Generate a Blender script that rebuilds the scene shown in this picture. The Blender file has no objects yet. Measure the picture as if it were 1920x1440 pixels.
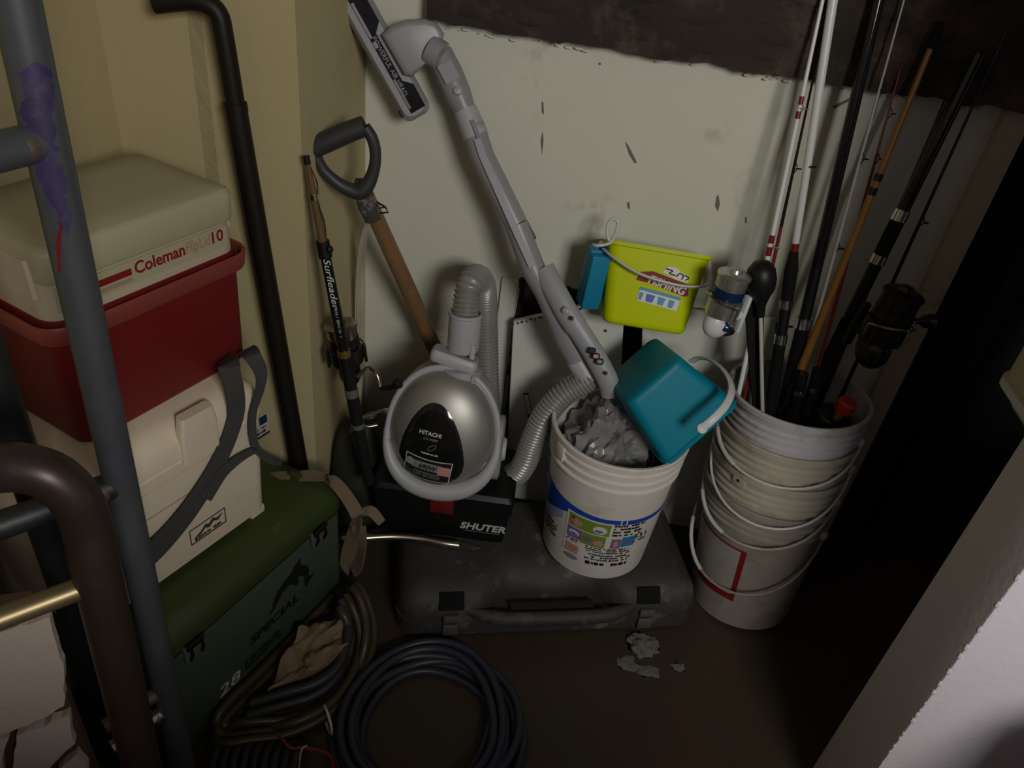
import bpy, bmesh, math, random
from math import sin, cos, pi, radians, atan2, sqrt, exp
from mathutils import Vector, Matrix, noise
random.seed(7)
V = Vector
SC = bpy.context.scene
COL = SC.collection

# ------------------------------------------------------------------ camera
F_PX, CAM_H = 1442.0, 1.5
PITCH, ROLL, YAW = radians(35), radians(7.8), radians(-4)
CAM = V((0, 0, CAM_H))
fwd = V((sin(YAW)*cos(PITCH), cos(YAW)*cos(PITCH), -sin(PITCH)))
rt0 = V((cos(YAW), -sin(YAW), 0)); up0 = rt0.cross(fwd)
CR = rt0*cos(ROLL) + up0*sin(ROLL)
CU = -rt0*sin(ROLL) + up0*cos(ROLL)
cam_data = bpy.data.cameras.new('camera')
cam_data.sensor_width = 36; cam_data.lens = F_PX/1920*36; cam_data.clip_start = 0.02
cam = bpy.data.objects.new('camera', cam_data); COL.objects.link(cam)
cam.matrix_world = Matrix(((CR.x, CU.x, -fwd.x, 0), (CR.y, CU.y, -fwd.y, 0), (CR.z, CU.z, -fwd.z, CAM_H), (0, 0, 0, 1)))
SC.camera = cam

# ------------------------------------------------------------------ light
SC.view_settings.view_transform = 'Standard'; SC.view_settings.look = 'None'
SC.view_settings.gamma = 1; SC.view_settings.use_curve_mapping = False
SC.view_settings.exposure = 0.0
world = bpy.data.worlds.new('dim_room'); SC.world = world; world.use_nodes = True
world.node_tree.nodes['Background'].inputs[0].default_value = (0.88, 0.77, 1.0, 1)
world.node_tree.nodes['Background'].inputs[1].default_value = 0.14
def area(name, loc, target, size, power, color):
    d = bpy.data.lights.new(name, 'AREA'); d.shape = 'RECTANGLE'; d.size, d.size_y = size
    d.energy = power; d.color = color
    o = bpy.data.objects.new(name, d); COL.objects.link(o)
    o.location = loc; o.rotation_euler = (V(target)-V(loc)).to_track_quat('-Z', 'Y').to_euler()
    return o
area('room_window_light', (1.02, -1.05, 2.0), (0.0, 1.62, 0.85), (0.60, 0.55), 32.5, (1.0, 0.98, 0.92))

# ------------------------------------------------------------------ pixel helpers (1920 x 1440 frame)
def ray(px, py): return fwd*F_PX + CR*(px-960) + CU*(720-py)
def PY(px, py, y): d = ray(px, py); return CAM + d*(y/d.y)
def PX(px, py, x): d = ray(px, py); return CAM + d*(x/d.x)
def PZ(px, py, z): d = ray(px, py); return CAM + d*((z-CAM_H)/d.z)
def PLINE(px, py, a, b):
    # point of the vertical plane through a and b under a pixel
    a = V(a); b = V(b); n = (b-a).cross(V((0, 0, 1))); d = ray(px, py)
    return CAM + d*((a-CAM).dot(n)/d.dot(n))

# ------------------------------------------------------------------ materials
def mat(name, col, rough=0.5, metal=0.0, var=0.12, scale=18, dirt=None, damt=0.0, dscale=7, bump=0.0, bscale=120, spec=0.5, trans=0.0, alpha=1.0):
    m = bpy.data.materials.new(name); m.use_nodes = True
    nt = m.node_tree; N = nt.nodes; L = nt.links; b = N['Principled BSDF']
    b.inputs['Roughness'].default_value = rough; b.inputs['Metallic'].default_value = metal
    b.inputs['Specular IOR Level'].default_value = spec
    if trans: b.inputs['Transmission Weight'].default_value = trans
    if alpha < 1: b.inputs['Alpha'].default_value = alpha
    tc = N.new('ShaderNodeTexCoord')
    nz = N.new('ShaderNodeTexNoise'); nz.inputs['Scale'].default_value = scale; nz.inputs['Detail'].default_value = 5
    L.new(tc.outputs['Object'], nz.inputs['Vector'])
    mx = N.new('ShaderNodeMix'); mx.data_type = 'RGBA'
    c = col
    mx.inputs[6].default_value = (c[0]*(1-var), c[1]*(1-var), c[2]*(1-var), 1)
    mx.inputs[7].default_value = (min(1, c[0]*(1+var)), min(1, c[1]*(1+var)), min(1, c[2]*(1+var)), 1)
    L.new(nz.outputs['Fac'], mx.inputs[0]); out = mx.outputs[2]
    if dirt:
        n2 = N.new('ShaderNodeTexNoise'); n2.inputs['Scale'].default_value = dscale; n2.inputs['Detail'].default_value = 9; n2.inputs['Roughness'].default_value = 0.68
        L.new(tc.outputs['Object'], n2.inputs['Vector'])
        rp = N.new('ShaderNodeValToRGB'); rp.color_ramp.elements[0].position = 0.62-damt*0.3; rp.color_ramp.elements[1].position = 0.80-damt*0.25
        L.new(n2.outputs['Fac'], rp.inputs[0])
        m2 = N.new('ShaderNodeMix'); m2.data_type = 'RGBA'; L.new(rp.outputs[0], m2.inputs[0]); L.new(out, m2.inputs[6])
        m2.inputs[7].default_value = (*dirt, 1); out = m2.outputs[2]
    L.new(out, b.inputs['Base Color'])
    if bump:
        n3 = N.new('ShaderNodeTexNoise'); n3.inputs['Scale'].default_value = bscale; n3.inputs['Detail'].default_value = 4
        L.new(tc.outputs['Object'], n3.inputs['Vector'])
        bp = N.new('ShaderNodeBump'); bp.inputs['Strength'].default_value = bump; bp.inputs['Distance'].default_value = 0.004
        L.new(n3.outputs['Fac'], bp.inputs['Height']); L.new(bp.outputs['Normal'], b.inputs['Normal'])
    return m
M = {}
def defm(k, *a, **kw): M[k] = mat(k, *a, **kw)
defm('wall_white', (0.60, 0.595, 0.50), 0.85, var=0.05, scale=4, dirt=(0.33, 0.29, 0.22), damt=0.05, dscale=5, bump=0.25, bscale=40)
defm('wall_cream', (0.425, 0.355, 0.19), 0.85, var=0.05, scale=3, dirt=(0.3, 0.24, 0.14), damt=0.0, dscale=4, bump=0.25, bscale=40)
defm('wall_edge', (0.42, 0.36, 0.24), 0.85, var=0.08, scale=6, dirt=(0.1, 0.08, 0.05), damt=0.1, dscale=9, bump=0.3, bscale=40)
defm('jamb_paint', (0.68, 0.635, 0.69), 0.75, var=0.04, scale=4, bump=0.25, bscale=60)
defm('beam', (0.028, 0.020, 0.014), 0.95, var=0.7, scale=9, dirt=(0.10, 0.066, 0.044), damt=0.42, dscale=7, bump=1.0, bscale=60)
defm('floor', (0.044, 0.032, 0.019), 0.5, var=0.2, scale=5, dirt=(0.07, 0.034, 0.018), damt=0.35, dscale=3.5, bump=0.2, bscale=25)
defm('void', (0.012, 0.012, 0.012), 0.95)  # near black colour standing in for unlit depth
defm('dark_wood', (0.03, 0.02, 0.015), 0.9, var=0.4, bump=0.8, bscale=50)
defm('panel_white', (0.60, 0.60, 0.54), 0.5, var=0.05, scale=6, dirt=(0.22, 0.18, 0.12), damt=0.10, dscale=11, bump=0.1)
defm('red', (0.135, 0.008, 0.008), 0.5, var=0.12, scale=6, dirt=(0.08, 0.01, 0.008), damt=0.1, spec=0.3)
defm('red_rim', (0.20, 0.036, 0.026), 0.5, var=0.1, scale=6)
defm('cream_lid', (0.37, 0.335, 0.205), 0.5, var=0.07, scale=7, dirt=(0.33, 0.27, 0.15), damt=0.2, dscale=6)
defm('cream_body', (0.44, 0.37, 0.26), 0.5, var=0.05, scale=6, dirt=(0.36, 0.3, 0.2), damt=0.1)
defm('white_cooler', (0.62, 0.53, 0.40), 0.45, var=0.04, scale=6, dirt=(0.42, 0.35, 0.25), damt=0.1)
defm('strap_grey', (0.045, 0.043, 0.04), 0.85, var=0.15, scale=60, bump=0.5, bscale=600)
defm('strap_tan', (0.17, 0.125, 0.075), 0.85, var=0.15, scale=40, bump=0.5, bscale=600)
defm('green_lid', (0.034, 0.047, 0.010), 0.45, var=0.15, scale=10, dirt=(0.12, 0.12, 0.07), damt=0.02, dscale=14)
defm('green_body', (0.060, 0.088, 0.055), 0.5, var=0.15, scale=6, dirt=(0.04, 0.06, 0.045), damt=0.15)
defm('green_bag', (0.024, 0.026, 0.013), 0.7, var=0.2, scale=12, bump=0.3)
defm('print_black', (0.010, 0.010, 0.010), 0.5, var=0.1)
defm('print_dark', (0.045, 0.04, 0.03), 0.6)
defm('print_white', (0.55, 0.55, 0.52), 0.5, var=0.05)
defm('print_red', (0.19, 0.010, 0.012), 0.5, spec=0.2)
defm('print_tan', (0.34, 0.21, 0.13), 0.6)
defm('print_blue', (0.012, 0.055, 0.36), 0.45)
defm('print_blue_pale', (0.30, 0.33, 0.52), 0.5)
defm('scuff', (0.16, 0.135, 0.10), 0.9)
defm('purple_paint', (0.034, 0.022, 0.075), 0.5, var=0.4, scale=30, dirt=(0.075, 0.075, 0.085), damt=0.45, dscale=22)
defm('print_cyan', (0.02, 0.20, 0.38), 0.45)
defm('print_green', (0.16, 0.25, 0.03), 0.5)
defm('print_pink', (0.50, 0.24, 0.2), 0.5)
defm('print_purple', (0.19, 0.10, 0.26), 0.5)
defm('print_grey', (0.2, 0.2, 0.2), 0.5)
defm('black_metal', (0.011, 0.008, 0.006), 0.5, 0.2, var=0.25, spec=0.3)
defm('black_plastic', (0.007, 0.007, 0.007), 0.45, var=0.1, spec=0.3)
defm('black_gloss', (0.008, 0.008, 0.008), 0.10, var=0.1)
defm('black_foam', (0.007, 0.007, 0.007), 0.85, var=0.2, bump=0.4, bscale=500, spec=0.2)
defm('case', (0.045, 0.041, 0.037), 0.62, var=0.25, scale=14, dirt=(0.17, 0.15, 0.135), damt=0.22, dscale=13, bump=0.35, bscale=260)
defm('latch_grey', (0.12, 0.115, 0.10), 0.5, 0.2, var=0.2)
defm('steel', (0.42, 0.38, 0.30), 0.25, 1.0, var=0.2, scale=20)
defm('chrome', (0.75, 0.75, 0.74), 0.14, 1.0, var=0.05)
defm('rusty', (0.09, 0.062, 0.042), 0.55, 0.3, var=0.35, scale=16, dirt=(0.16, 0.08, 0.045), damt=0.35, dscale=9)
defm('tube_grey', (0.085, 0.092, 0.095), 0.42, 0.45, var=0.25, scale=16, dirt=(0.075, 0.045, 0.16), damt=0.25, dscale=5)
defm('tube_brown', (0.042, 0.028, 0.021), 0.4, 0.5, var=0.3, scale=14, dirt=(0.06, 0.04, 0.06), damt=0.35, dscale=8)
defm('brass_tube', (0.22, 0.17, 0.09), 0.42, 0.8, var=0.2)
defm('dark_tube', (0.022, 0.023, 0.024), 0.5, 0.4, var=0.25)
defm('grey_plastic', (0.29, 0.29, 0.305), 0.42, var=0.06, scale=8, dirt=(0.22, 0.20, 0.18), damt=0.05, dscale=14)
defm('grey_light', (0.38, 0.38, 0.395), 0.42, var=0.06, scale=8, dirt=(0.26, 0.24, 0.2), damt=0.1, dscale=14)
defm('wand_grey', (0.25, 0.25, 0.255), 0.38, var=0.06, scale=8, dirt=(0.25, 0.22, 0.2), damt=0.1, dscale=12)
defm('silver_dome', (0.36, 0.35, 0.32), 0.46, 0.7, var=0.04)
defm('hose_grey', (0.27, 0.265, 0.24), 0.36, 0.25, var=0.1)
defm('shovel_grip', (0.030, 0.030, 0.031), 0.5, var=0.15)
defm('shovel_wood', (0.19, 0.105, 0.045), 0.35, var=0.3, scale=14, dirt=(0.40, 0.38, 0.33), damt=0.12, dscale=18)
defm('shovel_ferrule', (0.05, 0.05, 0.045), 0.6, 0.2, dirt=(0.45, 0.44, 0.4), damt=0.5, dscale=30)
defm('cable', (0.42, 0.38, 0.29), 0.5, var=0.15)
defm('amber', (0.16, 0.095, 0.04), 0.2, 0.2, var=0.2, scale=25)
defm('lime', (0.50, 0.58, 0.0), 0.45, var=0.06, scale=7, spec=0.15)
defm('turquoise', (0.0, 0.19, 0.27), 0.45, var=0.10, scale=7, spec=0.25)
defm('blue_box', (0.012, 0.20, 0.34), 0.42, var=0.08, spec=0.25)
defm('white_plastic', (0.55, 0.55, 0.53), 0.4, var=0.05)
defm('bucket_white', (0.62, 0.585, 0.53), 0.42, var=0.06, scale=5, dirt=(0.42, 0.36, 0.26), damt=0.15, dscale=9)
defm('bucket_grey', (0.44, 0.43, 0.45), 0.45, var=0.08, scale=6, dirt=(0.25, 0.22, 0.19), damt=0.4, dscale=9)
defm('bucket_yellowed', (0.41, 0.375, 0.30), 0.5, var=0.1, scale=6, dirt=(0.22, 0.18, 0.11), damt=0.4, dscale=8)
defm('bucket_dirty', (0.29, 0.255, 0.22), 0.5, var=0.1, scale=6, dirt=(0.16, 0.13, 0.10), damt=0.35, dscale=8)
defm('label_paper', (0.30, 0.28, 0.25), 0.6, var=0.1, dirt=(0.25, 0.22, 0.18), damt=0.3, dscale=20)
defm('label_white', (0.62, 0.60, 0.58), 0.5, var=0.03)
defm('plastic_bag', (0.24, 0.235, 0.23), 0.28, var=0.5, scale=9, dirt=(0.10, 0.085, 0.075), damt=0.5, dscale=6)
defm('bag_green', (0.05, 0.16, 0.035), 0.4, var=0.2)
defm('rod_white', (0.66, 0.66, 0.64), 0.3, var=0.03)
defm('rod_red', (0.16, 0.012, 0.012), 0.25, var=0.1)
defm('rod_orange', (0.27, 0.12, 0.022), 0.3, var=0.25, scale=25)
defm('wrap_orange', (0.30, 0.14, 0.05), 0.3, 0.3)
defm('rod_pale', (0.42, 0.42, 0.40), 0.3, var=0.1)
defm('reel_silver', (0.55, 0.54, 0.50), 0.28, 0.85, var=0.06)
defm('reel_blue', (0.015, 0.05, 0.13), 0.2, 0.6, var=0.2)
defm('reel_white', (0.60, 0.60, 0.60), 0.35, var=0.04)
defm('reel_dark', (0.035, 0.030, 0.024), 0.28, 0.7, var=0.15)
defm('gold', (0.5, 0.33, 0.09), 0.3, 0.9)
defm('cap_red', (0.40, 0.03, 0.012), 0.4)
defm('ladle_shaft', (0.47, 0.46, 0.38), 0.4)
defm('hose_blue', (0.030, 0.034, 0.045), 0.42, var=0.25, scale=9, dirt=(0.020, 0.026, 0.085), damt=0.35, dscale=5)
defm('hose_olive', (0.050, 0.038, 0.017), 0.42, var=0.25, scale=9)
defm('hose_black', (0.025, 0.025, 0.025), 0.5, var=0.2)
defm('paper_tan', (0.20, 0.145, 0.08), 0.75, var=0.15, scale=9)
defm('string_red', (0.24, 0.022, 0.022), 0.7)
defm('plaster', (0.14, 0.135, 0.12), 0.9, var=0.3, scale=30, bump=0.8)
defm('foam_white', (0.40, 0.33, 0.28), 0.85, var=0.05, scale=7, dirt=(0.26, 0.2, 0.16), damt=0.08, dscale=9, bump=0.2)
defm('brown_board', (0.055, 0.026, 0.016), 0.7, var=0.3)
defm('cream_box', (0.50, 0.43, 0.30), 0.45, var=0.04)

# ------------------------------------------------------------------ geometry helpers
def catmull(P, k=6, closed=False):
    P = [V(p) for p in P]; n = len(P); out = []
    R = range(n) if closed else range(n-1)
    for i in R:
        if closed: p0, p1, p2, p3 = P[(i-1) % n], P[i], P[(i+1) % n], P[(i+2) % n]
        else:
            p1, p2 = P[i], P[i+1]; p0 = P[i-1] if i else p1*2-p2; p3 = P[i+2] if i+2 < n else p2*2-p1
        for j in range(k):
            t = j/k
            out.append(0.5*((2*p1)+(p2-p0)*t+(2*p0-5*p1+4*p2-p3)*t*t+(3*p1-p0-3*p2+p3)*t**3))
    if not closed: out.append(P[-1])
    return out
def resample(P, step):
    out = [P[0].copy()]; acc = 0
    for a, b in zip(P, P[1:]):
        d = (b-a).length
        while acc+d >= step:
            t = (step-acc)/d; a = a.lerp(b, t); out.append(a.copy()); d = (b-a).length; acc = 0
            if d < 1e-9: break
        acc += d
    return out
def rrect(w, d, r, n=5):
    r = min(r, w/2-1e-5, d/2-1e-5); out = []
    for cx, cy, a0 in ((w/2-r, d/2-r, 0), (-w/2+r, d/2-r, pi/2), (-w/2+r, -d/2+r, pi), (w/2-r, -d/2+r, 1.5*pi)):
        for i in range(n+1):
            a = a0+pi/2*i/n; out.append((cx+r*cos(a), cy+r*sin(a)))
    return out
class G:
    def __init__(s): s.v = []; s.f = []
    def add(s, v, f, X=None):
        o = len(s.v); s.v += [(X @ V(p)) if X else V(p) for p in v]; s.f += [tuple(i+o for i in q) for q in f]; return s
    def bm(s, b, X=None):
        b.verts.index_update(); s.add([v.co.copy() for v in b.verts], [[v.index for v in q.verts] for q in b.faces], X); b.free(); return s
    def box(s, size, c=(0, 0, 0), bev=0.0, seg=2, X=None, taper=1.0):
        b = bmesh.new(); bmesh.ops.create_cube(b, size=1)
        for v in b.verts:
            k = taper if v.co.z < 0 else 1
            v.co = V((v.co.x*size[0]*k, v.co.y*size[1]*k, v.co.z*size[2]))+V(c)
        if bev: bmesh.ops.bevel(b, geom=list(b.edges), offset=min(bev, min(size)*0.49), segments=seg, profile=0.5, affect='EDGES')
        return s.bm(b, X)
    def loft(s, rings, cap0=True, cap1=True, X=None):
        n = len(rings[0]); v = [p for r in rings for p in r]; f = []
        for i in range(len(rings)-1):
            for j in range(n):
                k = (j+1) % n; f.append((i*n+j, i*n+k, (i+1)*n+k, (i+1)*n+j))
        if cap0: f.append(tuple(reversed(range(n))))
        if cap1: f.append(tuple(range((len(rings)-1)*n, len(rings)*n)))
        return s.add(v, f, X)
    def rloft(s, prof, X=None, cap0=True, cap1=True, n=5):
        # prof: (z, w, d, r) rounded rectangles
        return s.loft([[(x, y, z) for x, y in rrect(w, d, r, n)] for z, w, d, r in prof], cap0, cap1, X)
    def lathe(s, prof, n=40, X=None, cap0=False, cap1=False):
        return s.loft([[(r*cos(2*pi*i/n), r*sin(2*pi*i/n), z) for i in range(n)] for r, z in prof], cap0, cap1, X)
    def tube(s, P, r, n=10, closed=False, cap=True, X=None, flat=1.0, ref=None):
        P = [V(p) for p in P]; m = len(P)
        R = r if hasattr(r, '__len__') else [r]*m
        if len(R) != m: R = [R[min(len(R)-1, int(i*len(R)/m))] for i in range(m)]
        T = []
        for i in range(m):
            a = P[i-1] if (i or closed) else P[i]; b = P[(i+1) % m] if (i < m-1 or closed) else P[i]
            T.append((b-a).normalized())
        nn = V(ref) if ref else (V((0, 0, 1)) if abs(T[0].z) < 0.9 else V((1, 0, 0)))
        rings = []
        for i in range(m):
            nn = (nn-T[i]*nn.dot(T[i]))
            if nn.length < 1e-6: nn = T[i].orthogonal()
            nn.normalize(); bb = T[i].cross(nn)
            rings.append([P[i]+nn*(R[i]*flat*cos(2*pi*j/n))+bb*(R[i]*sin(2*pi*j/n)) for j in range(n)])
        if closed:
            return s.loft(rings+[rings[0]], False, False, X)
        return s.loft(rings, cap, cap, X)
    def ribbon(s, P, w, side, th=0.0018, X=None):
        # flat strap along P; side: vector or list of side vectors
        P = [V(p) for p in P]; m = len(P); rings = []
        for i in range(m):
            t = (P[min(i+1, m-1)]-P[max(i-1, 0)]).normalized()
            sd = V(side[i]) if isinstance(side, list) else V(side)
            sd = (sd-t*sd.dot(t)).normalized(); nn = t.cross(sd); ww = w[i] if isinstance(w, list) else w
            rings.append([P[i]+sd*ww/2+nn*th/2, P[i]-sd*ww/2+nn*th/2, P[i]-sd*ww/2-nn*th/2, P[i]+sd*ww/2-nn*th/2])
        return s.loft(rings, True, True, X)
    def prism(s, poly, th, X=None, z0=0.0):
        n = len(poly); v = [(x, y, z0) for x, y in poly]+[(x, y, z0+th) for x, y in poly]
        f = [tuple(range(n, 2*n)), tuple(reversed(range(n)))]+[(i, (i+1) % n, n+(i+1) % n, n+i) for i in range(n)]
        return s.add(v, f, X)
    def sphere(s, r, c=(0, 0, 0), sc=(1, 1, 1), X=None, u=20, w=12):
        b = bmesh.new(); bmesh.ops.create_uvsphere(b, u_segments=u, v_segments=w, radius=r)
        for v in b.verts: v.co = V((v.co.x*sc[0], v.co.y*sc[1], v.co.z*sc[2]))+V(c)
        return s.bm(b, X)
    def build(s, name, m, parent=None, ang=40, tri=False):
        me = bpy.data.meshes.new(name); me.from_pydata([tuple(p) for p in s.v], [], s.f); me.validate()
        b = bmesh.new(); b.from_mesh(me); bmesh.ops.recalc_face_normals(b, faces=list(b.faces))
        big = [q for q in b.faces if len(q.verts) > 4]
        if big: bmesh.ops.triangulate(b, faces=big)
        b.to_mesh(me); b.free()
        me.materials.append(M[m] if isinstance(m, str) else m)
        if ang: me.shade_smooth(); me.set_sharp_from_angle(angle=radians(ang))
        o = bpy.data.objects.new(name, me); COL.objects.link(o)
        if parent: o.parent = parent
        return o
def tag(o, label, cat, group=None):
    o['label'] = label; o['category'] = cat
    if group: o['group'] = group
    return o
def struct(o, label=None, cat=None):
    o['kind'] = 'structure'
    if label: o['label'] = label
    if cat: o['category'] = cat
    return o
def thing(name, label, cat, X=None, group=None):
    o = bpy.data.objects.new(name, None); COL.objects.link(o); o.empty_display_size = 0.05
    if X is not None: o.matrix_world = X if isinstance(X, Matrix) else Matrix.Translation(V(X))
    return tag(o, label, cat, group)
def frame(o, x, y, z=None):
    x = V(x).normalized(); y = V(y); y = (y-x*y.dot(x)).normalized(); z = x.cross(y)
    return Matrix(((x.x, y.x, z.x, o[0]), (x.y, y.y, z.y, o[1]), (x.z, y.z, z.z, o[2]), (0, 0, 0, 1)))
def align_z(o, d, xref=(1, 0, 0)):
    # frame with z along d
    z = V(d).normalized(); x = V(xref); x = (x-z*x.dot(z)).normalized(); y = z.cross(x)
    return Matrix(((x.x, y.x, z.x, o[0]), (x.y, y.y, z.y, o[1]), (x.z, y.z, z.z, o[2]), (0, 0, 0, 1)))
def text_geo(s, size, bold=0.0, shear=0.0, space=1.0, th=0.0004, width=None):
    c = bpy.data.curves.new('t', 'FONT'); c.body = s; c.size = size; c.offset = bold*size; c.shear = shear
    c.align_x = 'CENTER'; c.align_y = 'CENTER'; c.space_character = space; c.resolution_u = 3; c.extrude = th
    o = bpy.data.objects.new('t', c); COL.objects.link(o)
    dg = bpy.context.evaluated_depsgraph_get(); me = bpy.data.meshes.new_from_object(o.evaluated_get(dg))
    g = G(); vs = [v.co.copy() for v in me.vertices]; fs = [tuple(p.vertices) for p in me.polygons]
    bpy.data.objects.remove(o); bpy.data.curves.remove(c); bpy.data.meshes.remove(me)
    if vs:
        xs = [v.x for v in vs]; cx = (min(xs)+max(xs))/2; w = max(xs)-min(xs)
        k = (width/w) if width else 1
        vs = [V(((v.x-cx)*k, v.y, v.z)) for v in vs]
    return vs, fs
def text(name, s, size, X, m, parent, **kw):
    vs, fs = text_geo(s, size, **kw); g = G(); g.add(vs, fs, X); return g.build(name, m, parent, ang=0)
def scribble(g, w, h, rows, X, seed=1, fill=0.75, gap=0.3):
    # rows of small strokes standing for print too small to read
    rnd = random.Random(seed); rh = h/rows
    for i in range(rows):
        x = -w/2; end = w/2-rnd.random()*w*0.15
        while x < end:
            l = rh*(0.3+rnd.random()*0.7)
            if rnd.random() < fill:
                y = h/2-rh*(i+0.5); hh = rh*(1-gap)*(0.55+0.45*rnd.random())
                g.prism([(x, y-hh/2), (min(x+l*0.75, end), y-hh/2), (min(x+l*0.75, end), y+hh/2), (x, y+hh/2)], 0.0003, X)
            x += l
def T(x, y, z): return Matrix.Translation((x, y, z))

# ================================================================== the setting
def slab(name, m, lo, hi, label=None, cat=None, bev=0.0):
    g = G(); lo = V(lo); hi = V(hi); g.box(hi-lo, (lo+hi)/2, bev)
    return struct(g.build(name, m), label, cat)
WB = 1.62            # front of the back wall
slab('floor', 'floor', (-1.2, -0.6, -0.05), (2.0, 1.9, 0.0), 'dark brown stained concrete floor', 'floor')
g = G()
for lo, hi in (((-0.56, WB, 0), (-0.122, WB+0.08, 2.2)), ((-0.122, WB, 0.662), (0.50, WB+0.08, 2.2)), ((0.50, WB, 0), (0.745, WB+0.08, 2.2))):
    lo = V(lo); hi = V(hi); g.box(hi-lo, (lo+hi)/2)
wall_back = struct(g.build('wall_back', 'wall_white', ang=0), 'white plaster back wall with a square hole low down', 'wall')
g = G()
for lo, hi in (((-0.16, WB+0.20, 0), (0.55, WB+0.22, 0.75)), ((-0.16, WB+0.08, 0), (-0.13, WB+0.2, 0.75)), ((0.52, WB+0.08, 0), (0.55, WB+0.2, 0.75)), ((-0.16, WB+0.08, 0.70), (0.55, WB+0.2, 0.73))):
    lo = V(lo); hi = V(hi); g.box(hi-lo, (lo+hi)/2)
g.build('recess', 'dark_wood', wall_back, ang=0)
# broken edges of the hole
g = G(); rnd = random.Random(3)
for i in range(26):
    t = i/25; x = -0.12+0.62*t
    g.box((0.028, 0.012, 0.006+0.012*rnd.random()), (x, WB+0.004, 0.660), 0.002, 1, Matrix.Identity(4))
for i in range(10):
    g.box((0.006+0.012*rnd.random(), 0.012, 0.03), (-0.120, WB+0.004, 0.655-0.028*i), 0.002, 1)
g.build('broken_edge', 'dark_wood', wall_back)
# scuffs on the plaster
def scuff(pts):
    P = [PY(px, py, WB) for px, py in pts]; g = G()
    g.prism([(p.x, p.z) for p in P], 0.0012, Matrix(((1, 0, 0, 0), (0, 0, -1, WB), (0, 1, 0, 0), (0, 0, 0, 1))))
    g.build('scuff', 'scuff', wall_back, ang=0)
for q in ([(1172, 266), (1178, 272), (1186, 288), (1194, 304), (1190, 306), (1180, 290)], [(1343, 370), (1347, 364), (1350, 382), (1346, 396), (1341, 386)],
          [(1016, 190), (1019, 192), (1020, 215), (1016, 210)], [(1014, 262), (1018, 246), (1019, 266), (1016, 290)], [(1560, 200), (1592, 184), (1596, 187), (1564, 204)],
          [(1397, 408), (1400, 406), (1400, 420), (1397, 416)], [(1122, 118), (1126, 117), (1127, 121), (1123, 122)], [(1176, 380), (1180, 378), (1181, 392), (1177, 390)]): scuff(q)
# moulding beside the hole
g = G(); g.box((0.040, 0.012, 0.66), (-0.150, WB-0.006, 0.335), 0.003)
struct(g.build('trim_1', 'panel_white'), 'chipped white strip beside the wall hole', 'trim')
# rough dark timber above the plaster
g = G(); rnd = random.Random(5); bot = []; n = 90
x0, x1 = -0.369, 1.30
zz = 0
for i in range(n+1):
    zz = 0.7*zz+0.3*rnd.uniform(-0.012, 0.012)
    bot.append((x0+(x1-x0)*i/n, 1.197+zz+0.004*rnd.random()))
poly = bot+[(x1, 2.2), (x0, 2.2)]
g.prism(poly, 0.045, Matrix(((1, 0, 0, 0), (0, 0, -1, WB-0.0), (0, 1, 0, 0), (0, 0, 0, 1))))
beam = struct(g.build('trim_2', 'beam', ang=0), 'rough dark brown board above the white plaster', 'board')
# flakes of plaster along its underside
g = G()
for i in range(70):
    x = rnd.uniform(x0, 0.72); s = rnd.uniform(0.002, 0.006)
    g.sphere(s, (x, WB-0.012*rnd.random(), 1.193+rnd.uniform(-0.012, 0.004)), (1.8, 0.4, 0.6), u=6, w=4)
o = g.build('plaster_flakes', 'wall_white', beam); o['kind'] = 'stuff'
g = G()
for i in range(60):
    x = rnd.uniform(x0+0.07, 1.1); z = rnd.uniform(1.225, 1.34); s = rnd.uniform(0.01, 0.035)
    g.sphere(s, (x, WB-0.045, z), (1.6, 0.15, 0.5), u=7, w=5)
o = g.build('loose_bark', 'beam', beam); o['kind'] = 'stuff'
# stepped left side: return, cream front, left wall
YC = 1.285
g = G()
g.add([(-0.503, WB, 0), (-0.515, YC, 0), (-0.515, YC, 2.2), (-0.503, WB, 2.2), (-0.7, WB, 0), (-0.7, YC, 0), (-0.7, YC, 2.2), (-0.7, WB, 2.2)],
      [(0, 1, 2, 3), (1, 5, 6, 2), (0, 3, 7, 4), (4, 7, 6, 5), (3, 2, 6, 7), (0, 4, 5, 1)])
g.box((0.25, 0.1, 2.2), (-0.80, YC+0.05, 1.1))
struct(g.build('wall_return', 'wall_cream', ang=0), 'cream painted wall stepping out beside the corner', 'wall')
slab('wall_left', 'wall_cream', (-0.95, -0.6, 0), (-0.856, YC+0.1, 2.2), 'cream painted left wall behind the coolers', 'wall')
# right edge of the back wall, dark opening, low wall
slab('trim_3', 'wall_edge', (0.740, WB-0.02, 0), (0.792, WB+0.1, 2.2), 'narrow tan strip of wall beside the dark opening', 'trim', 0.004)
slab('wall_passage', 'void', (0.79, WB+0.12, 0), (1.9, WB+0.18, 2.2), 'end wall of the dark opening, coloured black for its shade', 'wall')
slab('wall_passage_side', 'void', (1.75, 1.05, 0), (1.85, WB+0.18, 2.2), 'side wall of the dark opening, coloured black for its shade', 'wall')
slab('trim_4', 'dark_tube', (0.930, WB+0.04, 0), (0.965, WB+0.10, 2.0), 'dark upright post inside the black opening', 'post', 0.006)
g = G(); rnd = random.Random(11)
g.box((1.0, 0.145, 0.925), (1.155, 0.8725, 0.4625), 0.004, 2)
wr = struct(g.build('wall_right', 'jamb_paint'), 'low white painted wall at the right', 'wall')
g = G()
for i in range(40):
    z = 0.90*i/40; g.sphere(rnd.uniform(0.002, 0.0045), (0.657, 0.803, z+0.02*rnd.random()), (1, 1, 1.8), u=6, w=4)
o = g.build('paint_bead', 'jamb_paint', wr); o['kind'] = 'stuff'
slab('shade_blocker', 'jamb_paint', (-0.95, -0.32, 0), (0.74, -0.14, 1.17), 'unseen partition added behind the viewpoint to shade the foreground', 'wall')  # added out of view to block light from the lower foreground
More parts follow.
